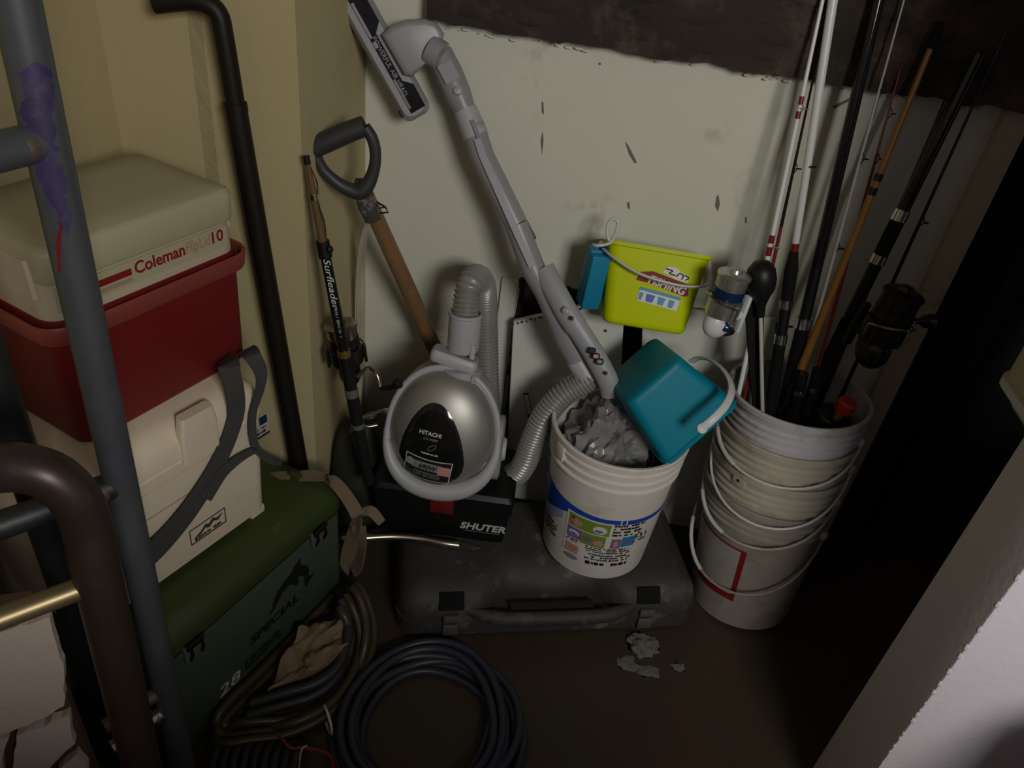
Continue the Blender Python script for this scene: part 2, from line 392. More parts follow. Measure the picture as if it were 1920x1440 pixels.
slab('shadow_block', 'void', (0.79, 0.35, 0), (1.25, 0.60, 0.70), 'unseen dark block added at the far right to shadow the low wall', 'blocker', 0.05)  # added out of view only to cast a shadow on the low wall
slab('ceiling', 'wall_cream', (-1.0, 0.2, 2.2), (1.9, 1.9, 2.25), 'cream ceiling above the corner', 'ceiling')
# tall cream bin standing on the low wall
t = thing('storage_bin', 'cream plastic bin standing on the low white wall', 'bin', T(0.862, 0.900, 0.925))
g = G(); g.rloft([(0.0, 0.44, 0.19, 0.02), (0.012, 0.46, 0.21, 0.03), (0.05, 0.49, 0.225, 0.035), (0.70, 0.50, 0.23, 0.035)]); g.build('body', 'cream_box', t)
g = G(); g.rloft([(0.700, 0.515, 0.245, 0.04), (0.735, 0.515, 0.245, 0.04), (0.742, 0.49, 0.22, 0.03)]); g.build('lid', 'cream_box', t)
g = G(); g.rloft([(0.030, 0.500, 0.228, 0.036), (0.042, 0.500, 0.228, 0.036)]); g.build('foot_band', 'white_plastic', t)

# ================================================================== coolers stacked at the left
def box_frame(FR, a_deg, L, D, lean=0):
    a = radians(a_deg); u = V((sin(a), cos(a), 0)); bk = V((-cos(a), sin(a), 0))
    c = V(FR)-u*L/2+bk*D/2
    return frame(c, u, bk)
# ---- green ice box
GL, GD, GH = 0.50, 0.28, 0.285
GFR = V((-0.412, 1.163, 0)); XG = box_frame(GFR, 20.5, GL, GD)
t = thing('green_ice_box', 'big dark green fishing ice box with dolphin print under the white cooler', 'ice box', XG)
g = G(); g.rloft([(0.0, GL-0.01, GD-0.01, 0.02), (0.01, GL, GD, 0.022), (GH, GL, GD, 0.022)]); body = g.build('body', 'green_body', t)
g = G(); g.rloft([(GH+0.002, GL+0.006, GD+0.006, 0.025), (GH+0.028, GL+0.006, GD+0.006, 0.025), (GH+0.05, GL-0.012, GD-0.02, 0.03), (GH+0.066, GL-0.05, GD-0.065, 0.03), (GH+0.074, GL-0.10, GD-0.12, 0.03)])
lid = g.build('lid', 'green_lid', t)
g = G(); g.rloft([(GH-0.004, GL+0.003, GD+0.003, 0.024), (GH+0.004, GL+0.003, GD+0.003, 0.024)]); g.build('seal', 'black_plastic', t)
for x in (0.165, -0.165):
    g = G(); yf = -GD/2-0.006
    g.box((0.042, 0.008, 0.040), (x, yf, GH-0.016), 0.002); la = g.build('latch', 'latch_grey', t)
    g = G(); g.box((0.036, 0.006, 0.014), (x, yf-0.006, GH+0.006), 0.002); g.tube([(x-0.018, yf-0.008, GH+0.012), (x+0.018, yf-0.008, GH+0.012)], 0.004)
    g.tube([(x-0.012, yf-0.004, GH-0.03), (x-0.012, yf-0.012, GH-0.01), (x-0.012, yf-0.008, GH+0.012)], 0.003); g.tube([(x+0.012, yf-0.004, GH-0.03), (x+0.012, yf-0.012, GH-0.01), (x+0.012, yf-0.008, GH+0.012)], 0.003)
    g.build('catch', 'black_metal', la)
def face(x, z, y): return frame((x, y, z), (1, 0, 0), (0, 0, 1))
yf = -GD/2-0.0012
# dolphin silhouette
dol = [(-0.045, -0.030), (-0.038, -0.018), (-0.036, -0.004), (-0.026, 0.012), (-0.012, 0.022), (0.000, 0.026), (0.006, 0.036), (0.020, 0.043), (0.017, 0.032), (0.020, 0.022),
       (0.030, 0.008), (0.033, -0.008), (0.031, -0.022), (0.038, -0.030), (0.044, -0.030), (0.034, -0.036), (0.026, -0.048), (0.024, -0.040), (0.022, -0.030), (0.024, -0.016),
       (0.018, -0.004), (0.010, 0.002), (0.012, -0.010), (0.008, -0.020), (0.002, -0.008), (-0.006, 0.002), (-0.018, -0.002), (-0.026, -0.012), (-0.032, -0.022)]
cface = PLINE(547, 1092, GFR, GFR-V((sin(radians(20.5)), cos(radians(20.5)), 0)))
XGi = XG.inverted(); c = XGi @ cface
g = G(); g.prism([(x*1.55, y*1.12) for x, y in dol], 0.0006, face(c.x, c.z, yf)); g.build('dolphin_print', 'print_black', body, ang=0)
def on_green(px, py):
    q = XGi @ PLINE(px, py, GFR, GFR-V((sin(radians(20.5)), cos(radians(20.5)), 0))); return face(q.x, q.z, yf)
text('lettering', 'SPECIAL', 0.030, on_green(515, 1160), 'print_black', body, bold=0.03, shear=0.2, width=0.140)
g = G(); scribble(g, 0.115, 0.028, 4, on_green(497, 1212), 2, 0.9); g.build('small_print', 'print_black', body, ang=0)
text('number', '28', 0.042, on_green(431, 1282), 'print_white', body, shear=0.15, width=0.056)
# webbing handle strap
sd = V((-cos(radians(20.5)), sin(radians(20.5)), 0))
def zr(px, py, z): return XGi @ PZ(px, py, z)
P1 = [zr(505, 893, 0.362), zr(545, 890, 0.366)]
uu = XGi.to_3x3() @ V((0, 0, 1))
g = G(); g.ribbon(catmull([zr(500, 900, 0.355), zr(520, 893, 0.358), zr(545, 892, 0.359)], 4), 0.024, (0, 1, 0.0), 0.003)
g.build('handle_strap', 'strap_tan', t)
g = G(); g.ribbon(catmull([zr(562, 892, 0.360), zr(600, 893, 0.362), zr(628, 905, 0.357), zr(655, 938, 0.335), zr(672, 968, 0.315)], 5), 0.028, [V((0, 1, 0)).lerp(V((-0.3, 1, 0.1)), i/20) for i in range(21)], 0.003)
hs = g.build('handle_strap', 'strap_tan', t)
g = G(); g.box((0.016, 0.034, 0.014), XGi @ PZ(553, 892, 0.358), 0.004, 2); g.build('strap_loop', 'green_lid', t)
b0 = XGi @ PZ(656, 985, 0.31); b1 = XGi @ PZ(680, 958, 0.32)
g = G(); g.tube([b0, b1, b1+V((0.006, 0, -0.006)), b0+V((0.006, 0, -0.006))], 0.0022, 8, closed=True); g.build('buckle', 'chrome', hs)
sp = [(672, 965, 0.318), (664, 1000, 0.295), (655, 1035, 0.265), (652, 1060, 0.245), (662, 1068, 0.238), (673, 1052, 0.247), (676, 1020, 0.27), (672, 985, 0.30)]
Pw = [XGi @ PLINE(px, py, (-0.392, 1.15, 0), (-0.72, 1.27, 0)) for px, py, z in sp]
g = G(); g.ribbon(catmull(Pw, 5), 0.034, [V((0.45*cos(i*0.25), 1, 0.25*sin(i*0.3))) for i in range(36)], 0.003); g.build('strap_end', 'strap_tan', t)
g = G(); g.ribbon(catmull([XGi @ PZ(672, 962, 0.318), XGi @ PZ(695, 958, 0.30), XGi @ PZ(716, 980, 0.27)], 5), [0.02, 0.02, 0.021, 0.022, 0.023, 0.023, 0.023, 0.022, 0.021, 0.02, 0.018], (0.7, -0.1, 0.7), 0.003); g.build('strap_end', 'strap_tan', t)

# ---- white cooler
WZ = GH+0.075
WL, WD, WH = 0.40, 0.235, 0.325
WA = 24
WFR = PZ(510, 957, WZ); XW = box_frame(WFR, WA, WL, WD); XWi = XW.inverted()
t = thing('white_cooler', 'cream white fishing cooler with grey strap between red cooler and green box', 'cooler', XW)
g = G(); g.rloft([(0.012, WL-0.03, WD-0.03, 0.02), (0.016, WL-0.012, WD-0.012, 0.022), (0.225, WL, WD, 0.022)]); body = g.build('body', 'white_cooler', t)
for sx in (-1, 1):
    for sy in (-1, 1):
        g = G(); g.box((0.035, 0.035, 0.02), (sx*(WL/2-0.026), sy*(WD/2-0.026), 0.010), 0.004); g.build('foot', 'white_cooler', t)
g = G(); g.rloft([(0.228, WL+0.004, WD+0.004, 0.024), (0.250, WL+0.006, WD+0.006, 0.025), (0.252, WL+0.002, WD+0.002, 0.025), (0.256, WL+0.010, WD+0.010, 0.026), (0.285, WL+0.010, WD+0.010, 0.028), (0.305, WL-0.004, WD-0.004, 0.03), (0.318, WL-0.03, WD-0.03, 0.03), (WH, WL-0.06, WD-0.06, 0.03)])
lid = g.build('lid', 'white_cooler', t)
def on_white(px, py, off=0.0):
    n = V((cos(radians(WA)), -sin(radians(WA)), 0)); u = V((sin(radians(WA)), cos(radians(WA)), 0))
    return PLINE(px, py, WFR+n*off, WFR+n*off-u)
c = XWi @ on_white(372, 812, 0.006)
g = G(); g.rloft([(c.z-0.045, 0.072, 0.012, 0.004), (c.z+0.012, 0.072, 0.020, 0.006), (c.z+0.046, 0.060, 0.020, 0.006)], T(c.x, -WD/2-0.004, 0)); g.build('latch', 'white_cooler', t)
# sealing groove line below the lid
g = G(); g.rloft([(0.172, WL-0.0015, WD-0.0015, 0.022), (0.1735, WL-0.0005, WD-0.0005, 0.022)]); g.build('groove', 'print_tan', body)
yw = -WD/2-0.0008
def wface(px, py): q = XWi @ on_white(px, py); return face(q.x, q.z, yw+0.004*(1-min(1, max(0, q.z/0.22))))
Xl = wface(392, 988)
g = G(); w_, h_ = 0.078, 0.036
for (ax, ay, bx, by) in ((-w_/2, -h_/2, w_/2, -h_/2+0.0016), (-w_/2, h_/2-0.0016, w_/2, h_/2), (-w_/2, -h_/2, -w_/2+0.0016, h_/2), (w_/2-0.0016, -h_/2, w_/2, h_/2)):
    g.prism([(ax, ay), (bx, ay), (bx, by), (ax, by)], 0.0005, Xl)
g.build('logo_frame', 'print_dark', body, ang=0)
g = G(); g.prism([(-0.030, -0.006), (-0.016, 0.000), (-0.004, 0.010), (0.002, 0.005), (0.012, 0.013), (0.020, 0.006), (0.033, 0.010), (0.022, 0.000), (0.012, 0.005), (0.002, -0.003), (-0.006, 0.002), (-0.018, -0.006)], 0.0005, Xl)
scribble(g, 0.06, 0.008, 1, Xl @ T(0, -0.011, 0), 8, 0.95, 0.1); g.build('logo', 'print_dark', body, ang=0)
# stickers by the right corner
Xs = wface(486, 800)
g = G(); g.prism([(-0.026, -0.026), (0.022, -0.026), (0.022, 0.022), (-0.026, 0.022)], 0.0005, Xs); st = g.build('sticker', 'label_paper', body, ang=0)
g = G(); g.prism([(0.000, 0.002), (0.018, 0.002), (0.018, 0.020), (0.000, 0.020)], 0.0008, Xs); g.build('sticker_print', 'reel_blue', st, ang=0)
g = G(); g.prism([(-0.026, -0.026), (0.022, -0.026), (0.022, -0.021), (-0.026, -0.021)], 0.0008, Xs); scribble(g, 0.04, 0.018, 2, Xs @ T(-0.002, -0.010, 0.0004), 5); g.build('sticker_print', 'print_black', st, ang=0)
# grey shoulder strap
def wp(px, py, off): return XWi @ on_white(px, py, off)
P = [wp(425, 672, -0.035), wp(430, 690, 0.004), wp(441, 735, 0.014), wp(443, 775, 0.012), wp(432, 815, 0.012), wp(418, 850, 0.010), wp(395, 895, 0.010), wp(360, 950, 0.011), wp(322, 998, 0.010), wp(285, 1036, 0.010), wp(250, 1062, 0.010)]
Q = catmull(P, 5)
g = G(); g.ribbon(Q, [0.036+0.016*max(0, (i-25)/20) for i in range(len(Q))], [V((1, 0, 0.25)).lerp(V((0.55, 0.0, -0.75)), min(1, i/38)) for i in range(len(Q))], 0.0025); stp = g.build('shoulder_strap', 'strap_grey', t)
P = [wp(462, 655, -0.03), wp(474, 668, 0.006), wp(490, 700, 0.014), wp(486, 735, 0.014), wp(474, 775, 0.012), wp(474, 815, 0.012), wp(484, 845, 0.012), wp(510, 866, 0.012), wp(528, 868, 0.008)]
Q = catmull(P, 5)
g = G(); g.ribbon(Q, [0.032-0.014*min(1, abs(i-2)/16)-0.008*max(0, (i-20)/20) for i in range(len(Q))], (1, 0, 0.15), 0.0025); g.build('shoulder_strap', 'strap_grey', t)
P = [wp(484, 842, 0.012), wp(462, 852, 0.012), wp(438, 868, 0.012), wp(415, 890, 0.013), wp(385, 935, 0.014)]
Q = catmull(P, 5)
g = G(); g.ribbon(Q, [0.012+0.02*i/20 for i in range(len(Q))], (0.5, 0.0, -0.8), 0.0025); g.build('shoulder_strap', 'strap_grey', t)

# ---- red cooler
RZ = WZ+WH+0.001
RL, RD = 0.335, 0.215
RA = 22
RFR = PZ(474, 668, RZ); XR = box_frame(RFR, RA, RL, RD); XRi = XR.inverted()
t = thing('red_cooler', 'small red cooler with cream lid on top of the stack', 'cooler', XR)
g = G(); g.rloft([(0.0, RL-0.018, RD-0.018, 0.02), (0.008, RL-0.008, RD-0.008, 0.025), (0.19, RL, RD, 0.03), (0.216, RL, RD, 0.03)]); body = g.build('body', 'red', t)
g = G(); g.rloft([(0.188, RL+0.002, RD+0.002, 0.03), (0.186, RL+0.022, RD+0.022, 0.036), (0.190, RL+0.026, RD+0.026, 0.038), (0.212, RL+0.030, RD+0.030, 0.038), (0.216, RL+0.026, RD+0.026, 0.036), (0.214, RL+0.018, RD+0.018, 0.034), (0.200, RL+0.014, RD+0.014, 0.032), (0.198, RL-0.002, RD-0.002, 0.03)], None, False, False); g.build('rim', 'red_rim', t)
g = G(); g.rloft([(0.198, RL-0.006, RD-0.006, 0.03), (0.276, RL-0.010, RD-0.010, 0.03)]); col = g.build('collar', 'cream_body', t)
g = G(); g.rloft([(0.272, RL-0.016, RD+0.004, 0.022), (0.278, RL-0.012, RD+0.010, 0.024), (0.314, RL-0.012, RD+0.010, 0.020), (0.321, RL-0.017, RD+0.004, 0.020), (0.325, RL-0.030, RD-0.010, 0.020), (0.326, RL-0.1, RD-0.1, 0.03)]); g.build('lid', 'cream_lid', t)
for sx in (-1, 1):
    g = G(); g.rloft([(0.250, 0.010, RD-0.04, 0.004), (0.306, 0.008, RD-0.05, 0.004)], T(sx*(RL/2-0.004), 0, 0)); g.build('hinge_end', 'cream_body', t)
yr = -RD/2+0.0024
g = G(); g.prism([(-0.150, -0.018), (0.140, -0.018), (0.140, 0.018), (-0.150, 0.018)], 0.0006, face(0.0, 0.248, yr)); lb = g.build('nameplate', 'cream_lid', col, ang=0)
text('lettering', 'Coleman', 0.027, face(0.014, 0.251, yr-0.001), 'print_red', lb, bold=0.018, width=0.088)
text('lettering', 'FlipLid', 0.026, face(0.084, 0.251, yr-0.001), 'print_tan', lb, bold=0.01, width=0.046)
text('lettering', '10', 0.027, face(0.122, 0.251, yr-0.001), 'print_red', lb, bold=0.015, width=0.022)
g = G(); g.prism([(-0.142, 0), (-0.036, 0), (-0.036, 0.010), (-0.142, 0.010)], 0.0006, face(0, 0.245, yr-0.001)); g.build('stripe', 'print_red', lb, ang=0)
g = G(); g.prism([(-0.138, -0.003), (-0.036, -0.003), (-0.036, 0.003), (-0.138, 0.003)], 0.0006, face(0, 0.238, yr-0.001)); g.build('stripe', 'print_tan', lb, ang=0)

# ---- bent black pipe behind the coolers
pb = PY(557, 845, 1.252); pm = PY(441, 195, 1.245); pt = PY(420, 70, 1.243)
L0 = V((pb.x, pb.y, 0.0)); d = (pm-pb).normalized(); L0 = pb - d*(pb.z/d.z)
t = thing('bent_pipe', 'black bent pipe standing against the cream wall behind the coolers', 'pipe', L0)
g = G(); g.tube([(0, 0, 0), pm-L0], 0.0185, 16); g.build('lower_pipe', 'black_metal', t)
bend = [pm-L0-d*0.02, pt-L0, PY(410, 28, 1.243)-L0, PY(390, 8, 1.24)-L0, PY(360, 0, 1.235)-L0, PY(325, 2, 1.23)-L0, PY(290, 6, 1.225)-L0]
g = G(); g.tube(catmull(bend, 6), 0.0158, 16); g.build('upper_pipe', 'black_metal', t)
g = G(); g.tube([pm-L0-d*0.012, pm-L0+d*0.002], 0.0195, 16); g.build('collar', 'black_metal', t)

# ================================================================== hand carts in the left foreground
def AZ(az_deg, dist, z): return V((dist*sin(radians(az_deg)), dist*cos(radians(az_deg)), z))
def PVERT(px, py, a, b):
    # nearest point of line a-b under a pixel's row: intersect the line with the plane of the image row direction
    a = V(a); b = V(b); n = ray(px, py).cross(CR); t_ = (CAM-a).dot(n)/(b-a).dot(n); return a.lerp(b, t_)
ub, ut = AZ(-39.6, 0.79, 0.0), AZ(-37.4, 0.765, 1.72)
t = thing('hand_truck', 'grey steel hand truck upright with purple paint stains and welded crossbars', 'hand truck', ub)
g = G(); g.tube([(0, 0, 0), ut-ub], 0.0185, 18); g.build('upright', 'tube_grey', t)
ub2, ut2 = AZ(-41.6, 0.86, 0.0), AZ(-41.2, 0.85, 0.62)
g = G(); g.tube([ub2-ub, ut2-ub], 0.014, 14); g.build('upright', 'dark_tube', t)
ub3 = PX(38, 850, -0.62); ut3 = V((ub3.x, ub3.y, 1.25))
g = G(); g.tube([V((ub3.x, ub3.y, 0.0))-ub, ub3-ub, ut3-ub], 0.020, 14); g.build('upright', 'dark_tube', t)
def crossbar(px, py, qx, qy, r, m, ln=0.42, dz=0.0):
    a = PVERT(px, py, ub, ut); b = PZ(qx, qy, a.z+dz); d = (b-a); b = a+d.normalized()*ln
    g = G(); g.tube([a-ub, b-ub], r, 14); o = g.build('crossbar', m, t)
    g = G(); g.sphere(r*1.06, a-ub+(b-a).normalized()*0.022, (1, 1, 0.9), u=12, w=8); g.build('weld', 'rusty', o); return o
crossbar(95, 262, 0, 284, 0.0165, 'tube_grey')
crossbar(205, 905, 0, 985, 0.0165, 'dark_tube')
crossbar(285, 1325, 225, 1390, 0.012, 'steel', 0.09)
crossbar(270, 1290, 215, 1350, 0.011, 'rusty', 0.09)
# purple paint on the upright
def patch(y0, y1, m, seed, c0=0.0, hw=0.75):
    rnd = random.Random(seed); A_, B_ = PVERT(100, y0, ub, ut)-ub, PVERT(100, y1, ub, ut)-ub; ax_ = (ut-ub).normalized()
    X = align_z((0, 0, 0), ax_, (CAM-(A_+ub)).normalized()); xd, yd = X.to_3x3() @ V((1, 0, 0)), X.to_3x3() @ V((0, 1, 0)); vs = []; fs = []; n = 26; lo, hi = -hw, hw
    for i in range(n+1):
        f = i/n; e = min(1, 6*min(f, 1-f)+0.1); lo = max(-1.2, min(-0.2, lo+rnd.uniform(-0.18, 0.18))); hi = min(1.2, max(0.2, hi+rnd.uniform(-0.18, 0.18)))
        for j in range(7):
            a = c0+(lo+(hi-lo)*j/6)*e; vs.append(A_.lerp(B_, f)+(xd*cos(a)+yd*sin(a))*0.0189)
    for i in range(n):
        for j in range(6): k = i*7+j; fs.append((k, k+1, k+8, k+7))
    g = G(); g.add(vs, fs); g.build('paint_stain', m, t, ang=60)
patch(105, 255, 'purple_paint', 1, 0.2); patch(240, 430, 'purple_paint', 4, 0.0)
# red paint streak
q = PVERT(97, 440, ub, ut)
g = G(); g.tube([q-ub+V((0.010, -0.0165, 0.02)), q-ub+V((0.004, -0.0185, 0.0)), q-ub+V((-0.002, -0.0188, -0.03))], [0.0008, 0.002, 0.0008], 6); g.build('paint_streak', 'print_red', t)

bb = AZ(-45.0, 0.62, 0.0); bt = AZ(-42.6, 0.60, 0.76)
t = thing('tubular_frame', 'brown steel tube frame with rounded corner in front of the hand truck', 'frame', bb)
top = PVERT(160, 960, bb, bt)
corner = [bb-bb, PVERT(200, 1200, bb, bt)-bb, PVERT(176, 1060, bb, bt)-bb, PLINE(163, 985, bb, bb+V((0.75,0.2,0)))-bb, PLINE(138, 930, bb, bb+V((0.75,0.2,0)))-bb, PLINE(95, 893, bb, bb+V((0.75,0.2,0)))-bb, PLINE(45, 878, bb, bb+V((0.75,0.2,0)))-bb, PLINE(0, 878, bb, bb+V((0.75,0.2,0)))-bb, PLINE(-130, 895, bb, bb+V((0.75,0.2,0)))-bb]
g = G(); g.tube(catmull(corner, 8), 0.0215, 18); g.build('bent_tube', 'tube_brown', t)
a = PVERT(150, 1090, bb, bt); b = PZ(-120, 1205, a.z)
g = G(); g.tube([a-bb, b-bb], 0.011, 14); g.build('crossbar', 'brass_tube', t)

# cracked white board behind the frame
c0 = AZ(-47.5, 0.70, 0.0)
Pp = lambda px, py: PLINE(px, py, c0, c0+V((0.75, 0.35, 0)))
nrm = V((0.35, -0.75, 0)).normalized()
t = thing('cracked_panel', 'cracked white plaster panel behind the brown tube frame', 'panel', V((c0.x, c0.y, 0)))
o0 = V((c0.x, c0.y, 0)); XP = frame(o0, (0.75, 0.35, 0), (0, 0, 1)); XPi = XP.inverted()
def poly(pts): return [((XPi @ Pp(*p)).x, (XPi @ Pp(*p)).y) for p in pts]
def jag(pts, amp=2.0, seed=0):
    rnd = random.Random(seed); out = []
    for (a, b), (c, d) in zip(pts, pts[1:]+pts[:1]):
        n = max(1, int(math.hypot(c-a, d-b)/14))
        for i in range(n): out.append((a+(c-a)*i/n+rnd.uniform(-amp, amp), b+(d-b)*i/n+rnd.uniform(-amp, amp)))
    return out
XL = T(-o0.x, -o0.y, 0) @ XP
for k, pts in enumerate(([(-60, 1190), (95, 1140), (108, 1190), (122, 1230), (124, 1305), (85, 1330), (40, 1348), (-60, 1385)], [(36, 1362), (85, 1345), (132, 1326), (142, 1380), (112, 1405), (88, 1440), (75, 1470), (18, 1470)], [(145, 1395), (165, 1420), (175, 1480), (92, 1480), (112, 1432)], [(-60, 1395), (20, 1365), (8, 1400), (12, 1480), (-60, 1480)])):
    g = G(); g.prism(poly(jag(pts, 2.2, k)), 0.012, XL, 0.0); g.build('plaster_piece', 'foam_white', t, ang=0)
lo = poly([(210, 1480)]); hi = poly([(110, 1120)])
g = G(); g.prism([(-0.35, 0), (lo[0][0]-0.01, 0), (lo[0][0]-0.012, hi[0][1]), (-0.35, hi[0][1])], 0.014, XL, -0.015); g.build('backing_board', 'brown_board', t, ang=0)

# ================================================================== black tool case on the floor
ca = V((-0.257, 1.070, 0)); cb = V((0.425, 1.262, 0)); cu = (cb-ca).normalized(); CLEN = (cb-ca).length; CDEP = 0.335; CH = 0.125
cv = V((-cu.y, cu.x, 0)); XC = frame((ca+cb)/2, cu, cv); XCi = XC.inverted()
t = thing('tool_case', 'dusty black plastic tool case lying on the floor under the buckets', 'tool case', XC)
def front(u):       # front outline of the shell: pulled back behind the handle
    a = abs(u); s_ = min(1, max(0, (a-0.095)/0.085)); s_ = s_*s_*(3-2*s_); return 0.062*(1-s_)
def shell(zlo, top, name, m, flange):
    g = G(); nu, nv = 72, 30; hx = CLEN/2; vs = []; fs = []
    for i in range(nu+1):
        for j in range(nv+1):
            u = -hx+CLEN*i/nu; f0 = front(u); v = f0+(CDEP-f0)*j/nv
            # round the plan corners
            r = 0.05; ex = max(0, abs(u)-(hx-r)); ey = max(0, r-v) if v < r else max(0, v-(CDEP-r)); q = math.hypot(ex, ey)
            if q > r:
                u = math.copysign((hx-r)+ex*r/q, u)
                if v < r: v = r-ey*r/q
                else: v = CDEP-r+ey*r/q
            e = min(hx-abs(u), v-f0, CDEP-v); e = max(0, min(e, r-min(q, r) if q > 0 else e))
            k = min(1, e/0.075); h = sqrt(max(0, 1-(1-k)**2))
            dip = 0.018*exp(-(u/0.07)**2)*max(0, 1-(v-f0)/0.16)
            vs.append((u, v, zlo+(top-zlo)*(0.32+0.68*h)-dip if e > 1e-5 else zlo+(top-zlo)*0.30))
    for i in range(nu):
        for j in range(nv):
            a = i*(nv+1)+j; fs.append((a, a+nv+1, a+nv+2, a+1))
    n = len(vs); ring = [i*(nv+1) for i in range(nu+1)]+[nu*(nv+1)+j for j in range(1, nv+1)]+[i*(nv+1)+nv for i in range(nu-1, -1, -1)]+[j for j in range(nv-1, 0, -1)]
    base = len(vs); vs += [(vs[k][0], vs[k][1], zlo) for k in ring]
    for i in range(len(ring)):
        j = (i+1) % len(ring); fs.append((ring[i], base+i, base+j, ring[j]))
    fs.append(tuple(base+i for i in range(len(ring))))
    g.add(vs, fs); return g.build(name, m, t, ang=60)
shell(0.052, CH+0.005, 'upper_shell', 'case', 0)
g = G(); out = []
for i in range(61):
    u = -CLEN/2+CLEN*i/60; out.append((u*0.995, front(u)-0.004))
out2 = rrect(CLEN+0.006, CDEP+0.006, 0.052, 6)
g.prism([(x, y+CDEP/2) for x, y in out2], 0.045, None, 0.008); g.build('lower_shell', 'case', t)
# handle with its slot
g = G(); pts = catmull([(-0.20, 0.012, 0.075), (-0.155, -0.006, 0.074), (-0.11, -0.016, 0.073), (0.0, -0.018, 0.073), (0.11, -0.016, 0.073), (0.155, -0.006, 0.074), (0.20, 0.012, 0.075)], 5)
g.tube(pts, [0.010+0.006*min(1, 2.2*(1-abs(i-15)/15)) for i in range(len(pts))], 12, flat=1.1); hd = g.build('handle', 'case', t)
g = G(); g.tube([(-0.098, 0.020, 0.066), (0.098, 0.020, 0.066)], [0.018, 0.018], 12, flat=0.5); g.build('handle_slot', 'void', hd)
for s_ in (-1, 1):
    x = s_*0.235 if s_ < 0 else 0.225
    g = G(); g.box((0.056, 0.040, 0.010), (x, 0.012, 0.106), 0.003, 2, T(x, 0.012, 0.106) @ Matrix.Rotation(radians(50), 4, 'X') @ T(-x, -0.012, -0.106)); la = g.build('latch', 'black_foam', t)
    g = G(); g.box((0.036, 0.010, 0.020), (x, -0.007, 0.066), 0.003); g.box((0.036, 0.008, 0.034), (x, -0.009, 0.032), 0.003); g.build('latch_tongue', 'latch_grey', la)

# bent steel tube lying over the case
P = [PZ(640, 1012, 0.150), PZ(690, 1008, 0.147), PZ(740, 1006, 0.145), PZ(790, 1010, 0.143), PZ(830, 1018, 0.141), PZ(860, 1022, 0.138)]
t = thing('steel_tube', 'bent shiny steel tube lying on the black tool case', 'tube', P[0])
g = G(); g.tube(catmull([p-P[0] for p in P], 6), 0.011, 14); g.build('tube', 'steel', t)
e = P[-1]-P[0]; g = G(); g.prism([(-0.03, -0.008), (0.035, -0.004), (0.052, 0.006), (0.02, 0.012), (-0.03, 0.010)], 0.004, T(e.x, e.y, e.z-0.004)); g.build('flat_end', 'case', t)

# ================================================================== toolbox with red latch
q0, q1 = PZ(690, 992, 0.128), PZ(950, 1027, 0.128)
bu = V((q1.x-q0.x, q1.y-q0.y, 0)); BL = 0.325; bu.normalize(); bv = V((-bu.y, bu.x, 0)); BD = 0.19; BH = 0.150
bc = q1-bu*(BL/2)+bv*(BD/2); bc.z = 0.130; XB = frame(bc, bu, bv); XBi = XB.inverted()
t = thing('toolbox', 'black plastic toolbox with red latch and white lettering under the vacuum', 'toolbox', XB)
g = G(); g.rloft([(0, BL-0.03, BD-0.02, 0.010), (0.004, BL-0.024, BD-0.014, 0.012), (0.098, BL-0.006, BD-0.006, 0.012)]); body = g.build('body', 'black_plastic', t)
g = G(); g.rloft([(0.098, BL, BD, 0.012), (0.140, BL+0.004, BD+0.004, 0.014), (BH, BL-0.012, BD-0.012, 0.012)]); lid = g.build('lid', 'black_plastic', t)
g = G(); g.box((0.056, 0.012, 0.042), (0.0, -BD/2-0.004, 0.112), 0.004); g.build('latch', 'red', t)
q = XBi @ PLINE(905, 992, bc-bv*BD/2-bu, bc-bv*BD/2+bu)
Xt = frame((q.x, -BD/2+0.0035, q.z), (1, 0, 0), (0, -0.06, 1))
text('lettering', 'SHUTER', 0.030, Xt, 'print_white', body, bold=0.03, shear=0.18, width=0.108)
g = G(); scribble(g, 0.088, 0.0035, 1, Xt @ T(0.0, -0.0155, 0), 4, 1.0, 0.1); g.build('small_print', 'print_grey', body, ang=0)

# ================================================================== vacuum cleaner
VB = PZ(815, 934, 0.286); VB = V((VB.x, VB.y+0.035, 0.288))
tilt = radians(16); vn = V((0.06, -cos(tilt), sin(tilt))).normalized(); vv = V((-0.03, sin(tilt), cos(tilt))); vv = (vv-vn*vv.dot(vn)).normalized(); vu = vv.cross(vn)
XV = frame(VB, vu, vv)                     # local x right, y up the canister, z out of the lid
t = thing('vacuum_cleaner', 'grey and silver canister vacuum cleaner standing on the black toolbox', 'vacuum cleaner', VB)
XVL = T(-VB.x, -VB.y, -VB.z) @ XV
VW, VHT = 0.124, 0.146; VC = VHT+0.002
def egg(a, k=1.0, n=2.2):
    c_, s_ = cos(a), sin(a); x = math.copysign(abs(c_)**(2/n), c_)*VW*k; y = math.copysign(abs(s_)**(2/n), s_)*VHT*k
    return x*(1-0.10*(y/VHT)), y+VC
NE = 56
def eggring(k, z, dy=0.0): return [(*[c_ for c_ in (egg(2*pi*i/NE, k)[0], egg(2*pi*i/NE, k)[1]+dy)], z) for i in range(NE)]
g = G(); g.loft([eggring(0.70, -0.115), eggring(0.90, -0.10), eggring(0.99, -0.06), eggring(1.0, -0.01), eggring(0.985, 0.012), eggring(0.94, 0.016)], True, True, XVL); shellp = g.build('shell', 'grey_plastic', t, ang=50)
def domez(x, y):
    q = (x/(VW*0.93))**2+((y-VC)/(VHT*0.93))**2; return 0.012+0.062*sqrt(max(0.0, 1-min(1, q)))
g = G(); rings = []
for k in [0.945-0.945*i/14 for i in range(15)]:
    kk = max(k, 0.004); rings.append([(p[0], p[1], domez(p[0], p[1])) for p in eggring(kk, 0)])
g.loft(rings, False, True, XVL); dome = g.build('dome', 'silver_dome', t, ang=60)
